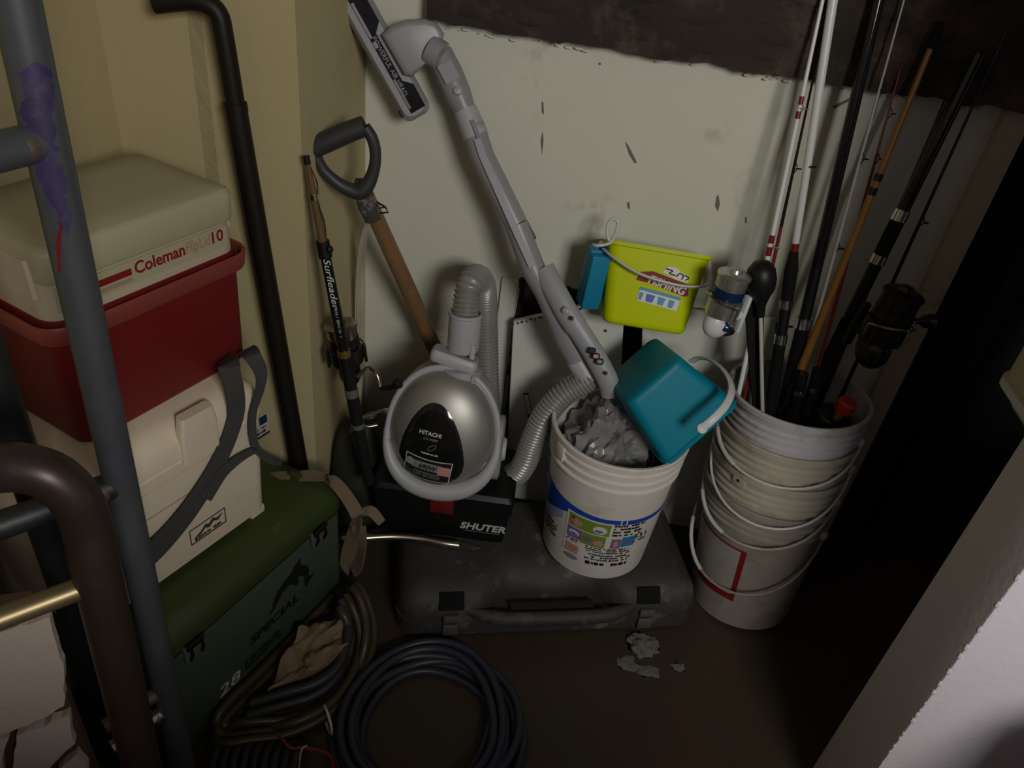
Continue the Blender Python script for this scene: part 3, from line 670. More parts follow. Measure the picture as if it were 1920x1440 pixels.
# glossy black oval on the dome
wc = (-0.016, VC-0.040)
def woval(a, k):
    s_ = sin(a); x = cos(a)*0.074*k*(1-0.20*s_); y = s_*(0.124 if s_ > 0 else 0.088)*k; return wc[0]+x, wc[1]+y
g = G(); rings = []
for k in [1-i/10 for i in range(10)]+[0.01]:
    rings.append([(woval(2*pi*i/48, k)[0], woval(2*pi*i/48, k)[1], domez(*woval(2*pi*i/48, k))+(0.0015 if k < 0.98 else -0.001)) for i in range(48)])
g.loft(rings, False, True, XVL); win = g.build('cover_oval', 'black_gloss', t, ang=60)
def on_dome(vs, fs, cx, cy, off=0.0026, rot=0.0):
    g = G(); o2 = []
    for v in vs:
        x = v.x*cos(rot)-v.y*sin(rot)+cx; y = v.x*sin(rot)+v.y*cos(rot)+cy; o2.append((x, y, domez(x, y)+off+v.z))
    g.add(o2, fs, XVL); return g
on_dome(*text_geo('HITACHI', 0.0125, bold=0.02, width=0.048), -0.020, VC+0.012, rot=-0.10).build('lettering', 'print_white', win, ang=0)
on_dome(*text_geo('CV-PS8T', 0.0075, bold=0.01, width=0.032), -0.018, VC-0.001, rot=-0.10).build('lettering', 'print_grey', win, ang=0)
gg = G(); gg.tube([(0.010*cos(a*pi/10)+0.003*sin(a*pi/10), 0.005*sin(a*pi/10), 0) for a in range(20)], 0.0007, 5, closed=True); on_dome(gg.v, gg.f, -0.014, VC-0.020, rot=0.5).build('emblem', 'print_grey', win, ang=0)
gg = G(); scribble(gg, 0.042, 0.0045, 1, Matrix.Identity(4), 6, 0.95, 0.1); on_dome(gg.v, gg.f, -0.016, VC-0.036, rot=-0.12).build('small_print', 'print_white', win, ang=0)
# energy sticker at the foot of the oval
def grid(w0, h0, cx, cy, curve=0.0, n=12, m_=6):
    vs = []; fs = []
    for i in range(n+1):
        for j in range(m_+1):
            x = -w0/2+w0*i/n; y = -h0/2+h0*j/m_; vs.append(V((x, y-curve*(x/(w0/2))**2, 0)))
    for i in range(n):
        for j in range(m_): a = i*(m_+1)+j; fs.append((a, a+m_+1, a+m_+2, a+1))
    return vs, fs
sc_ = (-0.022, VC-0.080)
on_dome(*grid(0.104, 0.060, 0, 0, -0.004), *sc_, 0.0022, -0.13).build('sticker_border', 'print_white', win, ang=60)
stk = on_dome(*grid(0.100, 0.056, 0, 0, -0.004), *sc_, 0.0028, -0.13).build('sticker', 'print_black', win, ang=60)
on_dome(*grid(0.066, 0.020, 0, 0, 0), sc_[0]-0.001, sc_[1]+0.011, 0.0032, -0.13).build('sticker_panel', 'print_grey', win, ang=60)
on_dome(*grid(0.026, 0.024, 0, 0, 0), sc_[0]+0.037, sc_[1]+0.003, 0.0032, -0.13).build('sticker_panel', 'print_pink', win, ang=60)
on_dome(*text_geo('690W', 0.017, bold=0.02, shear=0.2, width=0.040), sc_[0]+0.002, sc_[1]+0.009, 0.0038, -0.13).build('lettering', 'print_black', win, ang=0)
gg = G(); gg.lathe([(0.0001, 0.0006), (0.010, 0.0006), (0.010, 0)], 20); on_dome(gg.v, gg.f, sc_[0]-0.039, sc_[1]+0.019, 0.0034).build('sticker_badge', 'label_paper', win, ang=0)
gg = G(); scribble(gg, 0.06, 0.016, 3, Matrix.Identity(4), 9, 0.9, 0.3); on_dome(gg.v, gg.f, sc_[0], sc_[1]-0.012, 0.0036, -0.13).build('small_print', 'print_grey', win, ang=0)
# bumper ring, thicker towards the foot
P = []; R = []
for i in range(64):
    a = 2*pi*i/64; x, y = egg(a, 0.985); P.append((x, y, 0.012+0.016*max(0, -sin(a)))); R.append(0.0065+0.0155*max(0, -sin(a))**1.3)
g = G(); g.tube(P, R, 12, closed=True, X=XVL, ref=(0, 0, 1)); g.build('bumper', 'grey_light', t, ang=60)
# seam tabs on the bumper
for a in (radians(-22), radians(196), radians(62)):
    x, y = egg(a, 0.965); g = G(); g.box((0.010, 0.018, 0.008), (x, y, 0.020), 0.002, 2, XVL); g.build('bumper_tab', 'grey_plastic', t)
for s_ in (-1, 1):
    g = G(); g.rloft([(-0.006, 0.088, 0.15, 0.035), (0.010, 0.088, 0.15, 0.035), (0.014, 0.07, 0.13, 0.03)], XVL @ T(s_*(VW-0.004), VC-0.055, -0.055) @ Matrix.Rotation(s_*pi/2, 4, 'Y')); w = g.build('wheel_cover', 'grey_plastic', t)
    g = G(); g.lathe([(0.0001, 0.012), (0.024, 0.012), (0.028, 0.006), (0.028, -0.008)], 28, XVL @ T(s_*(VW+0.006), VC-0.06, -0.06) @ Matrix.Rotation(s_*pi/2, 4, 'Y')); g.build('wheel', 'grey_light', w)
g = G(); g.box((0.030, 0.060, 0.016), (0.055, 0.020, 0.006), 0.005, 2, XVL @ T(0.055, 0.02, 0) @ Matrix.Rotation(0.25, 4, 'Z') @ T(-0.055, -0.02, 0)); g.build('front_foot', 'grey_light', t)
# hose socket: neck, flange plate, cuff
VT = V((0.022, VC+VHT, 0.0))
def vl(p): return XVL @ V(p)
g = G(); g.lathe([(0.050, -0.02), (0.048, 0.004), (0.036, 0.010), (0.034, 0.030)], 32, XVL @ T(VT.x, VT.y-0.012, -0.020) @ Matrix.Rotation(-pi/2, 4, 'X'), True, True); g.build('neck', 'grey_plastic', t)
fl = XVL.inverted() @ (PY(850, 672, VB.y+0.085)-VB)
g = G(); g.rloft([(0, 0.098, 0.052, 0.012), (0.004, 0.104, 0.058, 0.014), (0.020, 0.104, 0.058, 0.014), (0.026, 0.096, 0.050, 0.012)], XVL @ T(fl.x, fl.y-0.013, fl.z) @ Matrix.Rotation(radians(-12), 4, 'Z') @ Matrix.Rotation(-pi/2, 4, 'X')); g.build('flange', 'grey_light', t)
g = G(); g.rloft([(0, 0.012, 0.020, 0.004), (0.030, 0.012, 0.020, 0.004)], XVL @ T(fl.x+0.040, fl.y+0.008, fl.z+0.006) @ Matrix.Rotation(-pi/2, 4, 'X')); g.build('release_tab', 'grey_light', t)
cuff0 = PY(868, 655, (XV @ V((VT.x, VT.y+0.03, -0.018))).y); cuff1 = PY(873, 588, cuff0.y+0.012)
cd = (cuff1-cuff0).normalized()
g = G(); g.lathe([(0.032, 0), (0.0345, 0.01), (0.0345, (cuff1-cuff0).length-0.004), (0.037, (cuff1-cuff0).length-0.002), (0.037, (cuff1-cuff0).length+0.004), (0.032, (cuff1-cuff0).length+0.004), (0.026, (cuff1-cuff0).length-0.02)], 32, align_z(cuff0-VB, cd), True, False); g.build('cuff', 'grey_light', t)
# ribbed hose
yc = cuff1.y
hp = [cuff1-cd*0.01, PY(876, 552, yc+0.015), PY(884, 528, yc+0.04), PY(895, 520, 1.50), PY(906, 535, 1.545), PY(910, 580, 1.56), PY(912, 660, 1.55), PY(915, 740, 1.53), PY(922, 800, 1.50), PY(932, 850, 1.46), PY(948, 885, 1.41), PY(968, 888, 1.385), PY(985, 865, 1.375), PY(998, 830, 1.375), PY(1018, 785, 1.375), PY(1050, 745, 1.385), PY(1085, 722, 1.395), PY(1112, 706, 1.40)]
H = resample(catmull([p-VB for p in hp], 14), 0.0022)
R = [0.0272+0.0024*sin(2*pi*i/4.0+0.4) for i in range(len(H))]
g = G(); g.tube(H, R, 16); g.build('hose', 'hose_grey', t, ang=60)
# hose end collar on the handle
hA = PY(1106, 712, 1.40); hB = PY(1078, 665, 1.415)
g = G(); g.tube([hA-VB, hB-VB], [0.0285, 0.027], 24); g.build('hose_collar', 'grey_light', t)
# wand: handle, telescopic pipe, power head
def wy(py): return 1.405+(690-py)/600*0.16
def W(px, py, dy=0.0): return PY(px, py, wy(py)+dy)-VB
g = G(); g.tube([W(1085, 672), W(1066, 630), W(1048, 590), W(1022, 545)], [0.029, 0.034, 0.031, 0.024], 20); g.build('handle_base', 'wand_grey', t)
hp = catmull([W(1142, 742, -0.03), W(1140, 715, -0.035), W(1118, 672, -0.035), W(1092, 630, -0.035), W(1065, 590, -0.03), W(1040, 545, -0.018), W(1018, 505, -0.005)], 6)
g = G(); g.tube(hp, [0.017+0.006*min(1, i/6)+(0.002 if i > 20 else 0) for i in range(len(hp))], 16, flat=0.75, ref=(0, -1, 0.3)); hdl = g.build('handle_grip', 'grey_plastic', t)
hn = (-ray(1110, 665)).normalized()
def disc(px, py, r, m, name, parent, th=0.003, dy=-0.05, sq=False):
    o = PY(px, py, wy(py)+dy)-VB; X = align_z(o, hn, (cd.cross(hn)))
    g = G(); g.rloft([(-0.006, r*2, r*1.6, r*0.5), (th*0.5, r*2, r*1.6, r*0.5), (th, r*1.5, r*1.1, r*0.4)], X) if sq else g.lathe([(r, -0.006), (r, th*0.6), (r*0.7, th), (0.0001, th)], 18, X); return g.build(name, m, parent)
for i, (px, py) in enumerate(((1110, 658), (1117, 668), (1124, 678))):
    disc(px, py, 0.0085, 'print_black', 'button_ring', hdl, 0.004, -0.0590, True)
    disc(px, py, 0.0060, ('reel_blue', 'print_pink', 'print_grey')[i], 'button', hdl, 0.0060, -0.0590, True)
disc(1072, 597, 0.0045, 'print_black', 'screw_hole', hdl, 0.002, -0.056); disc(1136, 700, 0.0040, 'print_black', 'screw_hole', hdl, 0.002, -0.058); disc(1061, 582, 0.0075, 'grey_plastic', 'screw_cap', hdl, 0.003, -0.052)
g = G(); g.tube([W(1030, 560), W(1000, 505), W(968, 420)], [0.0235, 0.0255, 0.0245], 20); g.build('lower_pipe', 'wand_grey', t)
g = G(); g.tube([W(968, 420), W(905, 295), W(885, 235)], [0.0240, 0.0245, 0.0250], 20); g.build('upper_pipe', 'wand_grey', t)
g = G(); g.ribbon([W(998, 500, -0.0265), W(955, 405, -0.0262), W(905, 292, -0.0262), W(895, 260, -0.026)], 0.014, CR, 0.004); g.build('pipe_rib', 'grey_plastic', t)
g = G(); g.tube([W(892, 255), W(872, 205)], [0.0262, 0.0235], 20); g.build('pipe_joint', 'grey_light', t)
g = G(); g.ribbon([W(898, 258, -0.028), W(885, 225, -0.026)], 0.008, CR, 0.003); g.build('release_button', 'chrome', t)
for px, py in ((992, 425), (1000, 440), (955, 430), (963, 448)):
    g = G(); g.box((0.006, 0.006, 0.020), (0, 0, 0), 0.002, 1, align_z(W(px, py), W(960, 405)-W(1000, 485))); g.build('pipe_clip', 'latch_grey', t)
g = G(); g.tube([W(876, 215), W(858, 175), W(842, 138), W(824, 100)], [0.0200, 0.0265, 0.0275, 0.0255], 20); nk = g.build('head_neck', 'wand_grey', t)
o = W(858, 170, -0.028); g = G(); g.lathe([(0.008, -0.004), (0.008, 0.003), (0.005, 0.005), (0.0001, 0.005)], 18, align_z(o, hn)); g.build('neck_button', 'grey_light', nk)
g = G(); g.ribbon([W(850, 152, -0.0275), W(832, 118, -0.026)], 0.03, CR, 0.002); g.build('neck_plate', 'grey_plastic', nk)
# swivel knuckle and head body
yh = 1.545
def HP(px, py, dy=0.0): return PY(px, py, yh+dy)-VB
g = G(); g.tube([HP(806, 92, -0.008), HP(828, 106, -0.012)], [0.028, 0.0275], 22); g.build('swivel', 'wand_grey', t)
Lx = (HP(786, 218)-HP(655, -18)); Lm = (HP(786, 218)+HP(655, -18))/2; hx = Lx.normalized(); hz = hn; hy = hz.cross(hx); XH = frame(Lm, hx, hy)
L_ = Lx.length
pl = [HP(*q) for q in ((716, 64), (735, 46), (762, 37), (798, 35), (820, 43), (833, 64), (826, 90), (804, 112), (772, 142), (758, 138))]
XHi = XH.inverted(); pp = [((XHi @ p).x, (XHi @ p).y) for p in pl]
b = bmesh.new(); n_ = len(pp); lo_ = [b.verts.new((x, y, -0.026)) for x, y in pp]; hi_ = [b.verts.new((x, y, 0.046)) for x, y in pp]
b.faces.new(hi_); b.faces.new(list(reversed(lo_)))
for i in range(n_): b.faces.new((lo_[i], lo_[(i+1) % n_], hi_[(i+1) % n_], hi_[i]))
bmesh.ops.bevel(b, geom=[e_ for e_ in b.edges if abs(e_.verts[0].co.z-e_.verts[1].co.z) < 1e-6], offset=0.011, segments=4, profile=0.5, affect='EDGES')
g = G(); g.bm(b, XH); g.build('head_bridge', 'wand_grey', t, ang=50)
g = G(); g.rloft([(-0.024, L_-0.01, 0.052, 0.012), (-0.018, L_, 0.060, 0.016), (0.010, L_, 0.060, 0.016), (0.020, L_-0.016, 0.044, 0.016)], XH); head = g.build('power_head', 'wand_grey', t)
def hs(x0, x1, y0, y1, z, m, name, par=head, b=0.002):
    g = G(); g.box((x1-x0, y1-y0, 0.004), ((x0+x1)/2, (y0+y1)/2, z), b, 1, XH); return g.build(name, m, par)
g = G(); g.prism([(-L_/2+0.01, -0.010), (L_/2-0.014, -0.010), (L_/2-0.014, 0.022), (L_/2-0.06, 0.022), (L_/2-0.075, 0.006), (-L_/2+0.085, 0.006), (-L_/2+0.07, 0.022), (-L_/2+0.01, 0.022)], 0.006, XH, 0.016); g.build('head_cover', 'black_gloss', head, ang=0)
hs(-L_/2+0.02, -L_/2+0.09, -0.010, -0.002, 0.023, 'chrome', 'chrome_strip'); hs(L_/2-0.085, L_/2-0.022, -0.010, -0.003, 0.023, 'chrome', 'chrome_strip'); hs(-L_/2+0.095, -L_/2+0.110, -0.010, 0.0, 0.023, 'chrome', 'chrome_strip')
text('lettering', 'POWERFUL AIR HEAD', 0.013, XH @ T(0.020, -0.002, 0.0225), 'print_grey', head, bold=0.01, width=0.118)
for x in (-L_/2+0.015, L_/2-0.022):
    g = G(); g.box((0.014, 0.008, 0.016), (x, -0.028, 0.006), 0.002, 1, XH); g.build('roller', 'black_plastic', head)
for k in range(6):
    hs(-L_/2+0.05+0.035*k, -L_/2+0.058+0.035*k, -0.0315, -0.0285, 0.0, 'print_dark', 'bumper_slot')

# ================================================================== shovel
sA = PY(690, 375, 1.40); sB = PY(822, 668, 1.54); sd_ = (sB-sA).normalized()
foot = sB+sd_*0.09
t = thing('shovel', 'shovel with black D grip and worn wooden shaft leaning in the corner', 'shovel', foot)
def sh(p): return p-foot
g = G(); g.tube([sh(sA-sd_*0.01), sh(sA+(sB-sA)*0.5), sh(sB), (0, 0, 0)], [0.0165, 0.0185, 0.019, 0.019], 18); g.build('shaft', 'shovel_wood', t)
g = G(); g.tube([sh(PY(679, 352, 1.393)), sh(PY(690, 385, 1.402)), sh(PY(700, 408, 1.41))], [0.017, 0.0205, 0.0195], 18); g.build('ferrule', 'shovel_ferrule', t)
def SG(px, py): return sh(PY(px, py, 1.352+(px-583)*0.00022))
g = G(); g.tube([SG(588, 278), SG(612, 266), SG(650, 249), SG(684, 236)], [0.0185, 0.0195, 0.0195, 0.0185], 18); gp = g.build('grip_bar', 'shovel_grip', t)
loop = catmull([SG(590, 284), SG(598, 305), SG(612, 325), SG(640, 348), SG(672, 360), SG(690, 345), SG(701, 318), SG(704, 288), SG(698, 260), SG(684, 238)], 5)
g = G(); g.tube(loop, [0.011+0.005*exp(-((i-21)/6)**2) for i in range(len(loop))], 14, flat=1.0); g.build('grip_loop', 'shovel_grip', t)
g = G(); g.tube([sh(PY(668, 350, 1.39)), sh(PY(690, 352, 1.39))], 0.017, 12); g.build('grip_socket', 'shovel_grip', t)
c_ = sh(PY(722, 388, 1.41)); g = G(); g.tube([sh(PY(705, 378, 1.40)), c_, sh(PY(728, 398, 1.41)), sh(PY(712, 400, 1.40))], 0.002, 6); g.tube([sh(PY(706, 392, 1.40)), c_], 0.0016, 6); g.build('wire_clip', 'black_metal', t)
bx = frame((0, 0, 0), (1, 0.1, 0), sd_)
g = G(); g.prism([(-0.09, -0.02), (0.09, -0.02), (0.095, 0.05), (0.075, 0.11), (0.0, 0.15), (-0.075, 0.11), (-0.095, 0.05)], 0.003, bx); g.build('blade', 'rusty', t)

# hanging cable bundle
q0 = PY(694, 405, 1.415)
t = thing('cable_bundle', 'pale thin cables hanging in the corner below the shovel grip', 'cable', q0)
for k in range(5):
    off = (k-2)*3.0
    P = [PY(692-k*1.0, 408, 1.418), PY(683+off*0.7, 440, 1.44), PY(676+off, 500, 1.47+0.01*k), PY(674+off*1.2, 580, 1.50), PY(676+off, 660, 1.50), PY(672+off*0.8, 740, 1.50), PY(664+off, 800, 1.49)]
    g = G(); g.tube(catmull([p-q0 for p in P], 5), 0.0024+0.0006*(k % 2), 6); g.build('cable', 'cable', t)

# ================================================================== fishing tackle builders
def reel(t, X, s, mats, hand=1, handle=True, crank=None):
    # X: frame on the rod, z towards the tip, x away from the rod
    body, rotor, spool, band, wire, knob = mats
    S = X @ Matrix.Scale(s, 4)
    g = G(); g.box((0.010, 0.016, 0.075), (0.010, 0, 0), 0.004, 2, S); g.tube([(0.010, 0, 0), (0.030, 0, -0.006), (0.050, 0, -0.012)], [0.010, 0.008, 0.012], 10, X=S, flat=0.7); ft = g.build('reel_foot', body, t)
    g = G(); g.sphere(0.028, (0.060, 0, -0.016), (1.0, 0.75, 1.05), S, 18, 12); bd = g.build('reel_body', body, t)
    g = G(); g.lathe([(0.010, -0.002), (0.029, 0.000), (0.031, 0.006), (0.031, 0.030), (0.028, 0.032)], 28, S @ T(0.060, 0, 0.004), True, True); g.build('rotor', rotor, t)
    g = G(); g.lathe([(0.026, 0.034), (0.0285, 0.036), (0.0285, 0.052), (0.027, 0.053)], 28, S @ T(0.060, 0, 0.004), True, False); sp = g.build('spool_skirt', band, t)
    g = G(); g.lathe([(0.0270, 0.053), (0.0275, 0.056), (0.0275, 0.072), (0.030, 0.074), (0.030, 0.077), (0.024, 0.081), (0.012, 0.082), (0.010, 0.088), (0.0001, 0.090)], 28, S @ T(0.060, 0, 0.004)); g.build('spool', spool, t)
    P = [(0.060-0.033*cos(a), 0.034*sin(a)*0.0-0.0, 0) for a in (0,)]
    arc = [(0.060+0.036*sin(a), -hand*0.036*cos(a), 0.030+0.010*sin(a)) for a in [pi*i/14 for i in range(15)]]
    g = G(); g.tube([(0.060, -hand*0.035, 0.004)]+arc+[(0.060, hand*0.035, 0.004)], 0.0020, 8, X=S); g.build('bail', wire, t)
    for q in (1, -1):
        g = G(); g.box((0.012, 0.006, 0.038), (0.060, q*0.034, 0.018), 0.003, 2, S); g.build('bail_arm', rotor, t)
    if handle:
        P = crank or [(0.060, hand*0.018, -0.016), (0.060, hand*0.040, -0.016), (0.058, hand*0.052, -0.020), (0.052, hand*0.064, -0.045), (0.050, hand*0.068, -0.058)]
        g = G(); g.tube(catmull(P, 4), 0.0042, 10, X=S, flat=0.7); cr = g.build('crank', wire, t)
        e = V(P[-1]); g = G(); g.tube([e, e+V((0, hand*0.014, 0)), e+V((0, hand*0.022, 0)), e+V((0, hand*0.036, 0.001)), e+V((0, hand*0.040, 0))], [0.004, 0.005, 0.010, 0.0115, 0.006], 12, X=S); g.build('knob', knob, t)
    return bd
def rod(name, label, p0, p1, segs, guides=(), group='fishing rods in the bucket stack', gm='black_metal'):
    # segs: (t0, t1, r0, r1, material, part name); t runs 0..1 from butt to tip
    p0 = V(p0); p1 = V(p1); t = thing(name, label, 'fishing rod', p0, group); D = p1-p0
    for t0, t1, r0, r1, m, nm in segs:
        g = G(); n = 6; g.tube([D*(t0+(t1-t0)*i/n) for i in range(n+1)], [r0+(r1-r0)*i/n for i in range(n+1)], 14); g.build(nm, m, t)
    X = align_z((0, 0, 0), D, (0.6, -0.8, 0)); xd = X.to_3x3() @ V((1, 0, 0)); zd = D.normalized(); yd = zd.cross(xd)
    for tt, rr in guides:
        c = D*tt; g = G(); o = c+xd*(rr+0.007)
        g.tube([o+(xd*cos(a)+yd*sin(a))*rr for a in [2*pi*i/12 for i in range(12)]], 0.0011, 6, closed=True)
        g.tube([c+zd*0.014, o-xd*rr*0.8+zd*0.002], 0.0010, 5); g.tube([c-zd*0.014, o-xd*rr*0.8-zd*0.002], 0.0010, 5); g.build('line_guide', gm, t)
    return t
def tpar(p0, p1, px, py):
    # parameter along p0-p1 nearest to the pixel's ray
    p0 = V(p0); d = V(p1)-p0; r = ray(px, py).normalized(); n = r.cross(d.cross(r)); w = CAM-p0
    a, b, c = d.dot(d), d.dot(r), 1.0; return (w.dot(d)-w.dot(r)*b)/(a-b*b)

# ---- left rod with reel
r0 = PY(692, 905, 1.235); r1 = PY(574, 292, 1.262)
t0 = lambda x, y: tpar(r0, r1, x, y)
t = rod('telescopic_rod', 'black telescopic fishing rod with spinning reel leaning at the left corner', r0, r1,
        [(0.0, t0(668, 770), 0.0125, 0.0125, 'black_foam', 'rear_grip'), (t0(668, 770), t0(660, 735), 0.0135, 0.013, 'black_plastic', 'seat_hood'), (t0(662, 742), t0(658, 728), 0.0138, 0.0138, 'latch_grey', 'seat_ring'),
         (t0(660, 735), t0(640, 662), 0.0130, 0.0125, 'black_plastic', 'reel_seat'), (t0(643, 668), t0(639, 656), 0.0132, 0.0132, 'gold', 'ring'),
         (t0(640, 660), t0(608, 480), 0.0115, 0.0100, 'black_gloss', 'blank'), (t0(610, 482), t0(604, 452), 0.0130, 0.0125, 'black_plastic', 'tip_holder'),
         (t0(604, 455), t0(588, 372), 0.0085, 0.0075, 'amber', 'upper_section'), (t0(588, 374), t0(586, 364), 0.0085, 0.0085, 'chrome', 'ring'), (t0(588, 366), t0(577, 305), 0.0070, 0.0042, 'amber', 'upper_section'), (t0(577, 308), 1.0, 0.0058, 0.0058, 'black_plastic', 'tip_cap'),
         (t0(680, 800), t0(678, 792), 0.0132, 0.0132, 'latch_grey', 'ring')], group=None)
D = r1-r0; rz = D.normalized()
g = G(); g.sphere(0.0075, D*t0(613, 462)+V((0.013, -0.006, 0)), u=12, w=8); g.build('holder_knob', 'black_plastic', t)
for px, py, px2, py2 in ((592, 360, 586, 310), (606, 445, 592, 375)):
    g = G(); g.tube(catmull([D*t0(px, py)+V((0.010, -0.004, 0)), D*t0((px+px2)/2, (py+py2)/2)+V((0.014, -0.008, 0)), D*t0(px2, py2)+V((0.006, -0.004, 0))], 4), 0.0014, 6); g.build('folded_guide', 'steel', t)
vs, fs = text_geo('Surfleader', 0.017, shear=0.3, width=0.105, th=0.0002)
xr = (-ray(622, 540)).normalized(); xr = (xr-rz*xr.dot(rz)).normalized()
Xt = frame(D*t0(620, 530)+xr*0.0116, -rz, (rz.cross(xr))*-1)
Xt = frame(D*t0(620, 530)+xr*0.0116, -rz, xr.cross(-rz))
g = G(); g.add(vs, fs, Xt); g.build('lettering', 'print_white', t, ang=0)
g = G(); scribble(g, 0.075, 0.007, 1, frame(D*t0(633, 600)+xr*0.0122, -rz, xr.cross(-rz)), 12, 0.8, 0.2); g.build('lettering', 'print_grey', t, ang=0)
cc = D*t0(655, 712)
XR_ = align_z(cc, rz, ((-0.35, 0.9, 0)))
reel(t, XR_, 1.15, ('reel_dark', 'reel_dark', 'steel', 'reel_dark', 'steel', 'black_plastic'), hand=-1, handle=False)
kp = [cc+V((0.012, 0.01, 0)), PY(690, 690, 1.285)-r0, PY(706, 700, 1.275)-r0, PY(714, 728, 1.265)-r0]
g = G(); g.tube(catmull(kp, 5), 0.0048, 10, flat=0.7); cr = g.build('crank', 'steel', t)
g = G(); g.tube([PY(714, 728, 1.265)-r0, PY(735, 726, 1.265)-r0, PY(748, 718, 1.265)-r0, PY(752, 716, 1.265)-r0], [0.005, 0.006, 0.012, 0.005], 12); g.build('knob', 'black_plastic', cr)

# ---- dark green round bag with chrome tube behind the toolbox
gb = PY(655, 850, 1.36); gb = V((-0.446, 1.37, 0.0))
t = thing('green_bag', 'dark green rounded bag with bent chrome tube behind the rod', 'bag', gb)
g = G(); rings = []
for k in range(13):
    a = k/12; zt = PY(655, 805, 1.36).z
    z = zt*sin(a*pi/2); r = cos(a*pi/2)**0.45 if a < 1 else 0.02
    rings.append([((0.066*r)*cos(q)*(1+0.05*sin(3*q)), 0.075*r*sin(q)*(1+0.04*cos(5*q)), z+0.006*sin(4*q)*a) for q in [2*pi*i/28 for i in range(28)]])
g.loft(rings); g.build('bag', 'green_bag', t, ang=70)
P = [PY(662, 800, 1.33), PY(684, 784, 1.34), PY(705, 776, 1.35), PY(735, 770, 1.36), PY(765, 776, 1.39)]
g = G(); g.tube(catmull([p-gb for p in P], 5), 0.0068, 12); g.build('chrome_tube', 'chrome', t)
g = G(); g.tube(catmull([PY(676, 795, 1.335)-gb, PY(690, 800, 1.34)-gb, PY(708, 797, 1.35)-gb], 5), 0.004, 10); g.build('chrome_tube', 'steel', t)

# ================================================================== white boards leaning over the wall hole
def board(name, label, corners, th, m):
    # corners: tl, tr, br, bl world points
    c = [V(p) for p in corners]; n = (c[1]-c[0]).cross(c[3]-c[0]).normalized()
    if n.y > 0: n = -n
    o = V(c[3]); t = thing(name, label, 'board', o, None)
    b = bmesh.new(); vs = [b.verts.new(p-o) for p in c]+[b.verts.new(p-o-n*th) for p in c]
    for q in ((0, 1, 2, 3), (7, 6, 5, 4), (0, 4, 5, 1), (1, 5, 6, 2), (2, 6, 7, 3), (3, 7, 4, 0)): b.faces.new([vs[i] for i in q])
    bmesh.ops.bevel(b, geom=list(b.edges), offset=0.002, segments=1, affect='EDGES')
    g = G(); g.bm(b); g.build('board', m, t); return t, o, n
t, o, n = board('cupboard_door', 'white painted cupboard door with recessed pull leaning behind the vacuum hose', (PY(962, 603, 1.560), PY(1172, 556, 1.572), PY(1150, 960, 1.505), PY(946, 932, 1.505)), 0.018, 'panel_white')
def onb(px, py, off): d = ray(px, py); w = PY(962, 603, 1.560); return CAM+d*(((w-CAM).dot(n))/d.dot(n))-o+n*off
a, b, c, d = onb(984, 724, 0.0), onb(1003, 722, 0.0), onb(999, 800, 0), onb(980, 802, 0)
up = ((a+b)/2-(c+d)/2); X = frame((a+b+c+d)/4, up, (a-b)*1); 
rgt = (b-a).normalized(); X = frame((a+b+c+d)/4, rgt, up)
def plate(w, h, th, z, cx, cy, m, name, par):
    g = G(); g.box((w, h, th), (cx, cy, z), 0.0015, 1, X); return g.build(name, m, par)
lt = plate((b-a).length, up.length, 0.005, 0.002, 0, 0, 'white_plastic', 'pull_plate', t)
plate((b-a).length*0.55, up.length*0.74, 0.004, 0.0036, 0, -0.002, 'print_dark', 'pull_recess', lt); plate((b-a).length*0.42, up.length*0.46, 0.005, 0.0042, 0.0, 0.010, 'label_white', 'pull_slide', lt); plate((b-a).length*0.4, up.length*0.08, 0.005, 0.0046, 0, -up.length*0.26, 'print_black', 'pull_mark', lt)
for px, py in ((1046, 720), (1135, 620)):
    q = onb(px, py, 0.0005); g = G(); g.lathe([(0.004, 0), (0.003, 0.001), (0.0001, 0.0012)], 10, align_z(q, n)); g.build('chip', 'print_dark', t)
rnd = random.Random(2); g = G()
for i in range(26):
    f = i/25; px = 962+210*f; py = 606-47*f; q = onb(px, py+rnd.random()*3, 0.0003); g.prism([(rnd.uniform(-.004, 0), rnd.uniform(-.003, 0)), (rnd.uniform(0, .006), -0.002), (rnd.uniform(0.0, .005), 0.003), (-0.003, 0.003)], 0.0006, frame(q, rgt, up))
o_ = g.build('chipped_edge', 'dark_wood', t, ang=0); o_['kind'] = 'stuff'
t, o, n = board('white_board', 'white painted board behind the lime pail and bucket stack', (PY(1205, 574, 1.603), PY(1455, 598, 1.603), PY(1440, 990, 1.603), PY(1196, 1000, 1.603)), 0.014, 'panel_white')

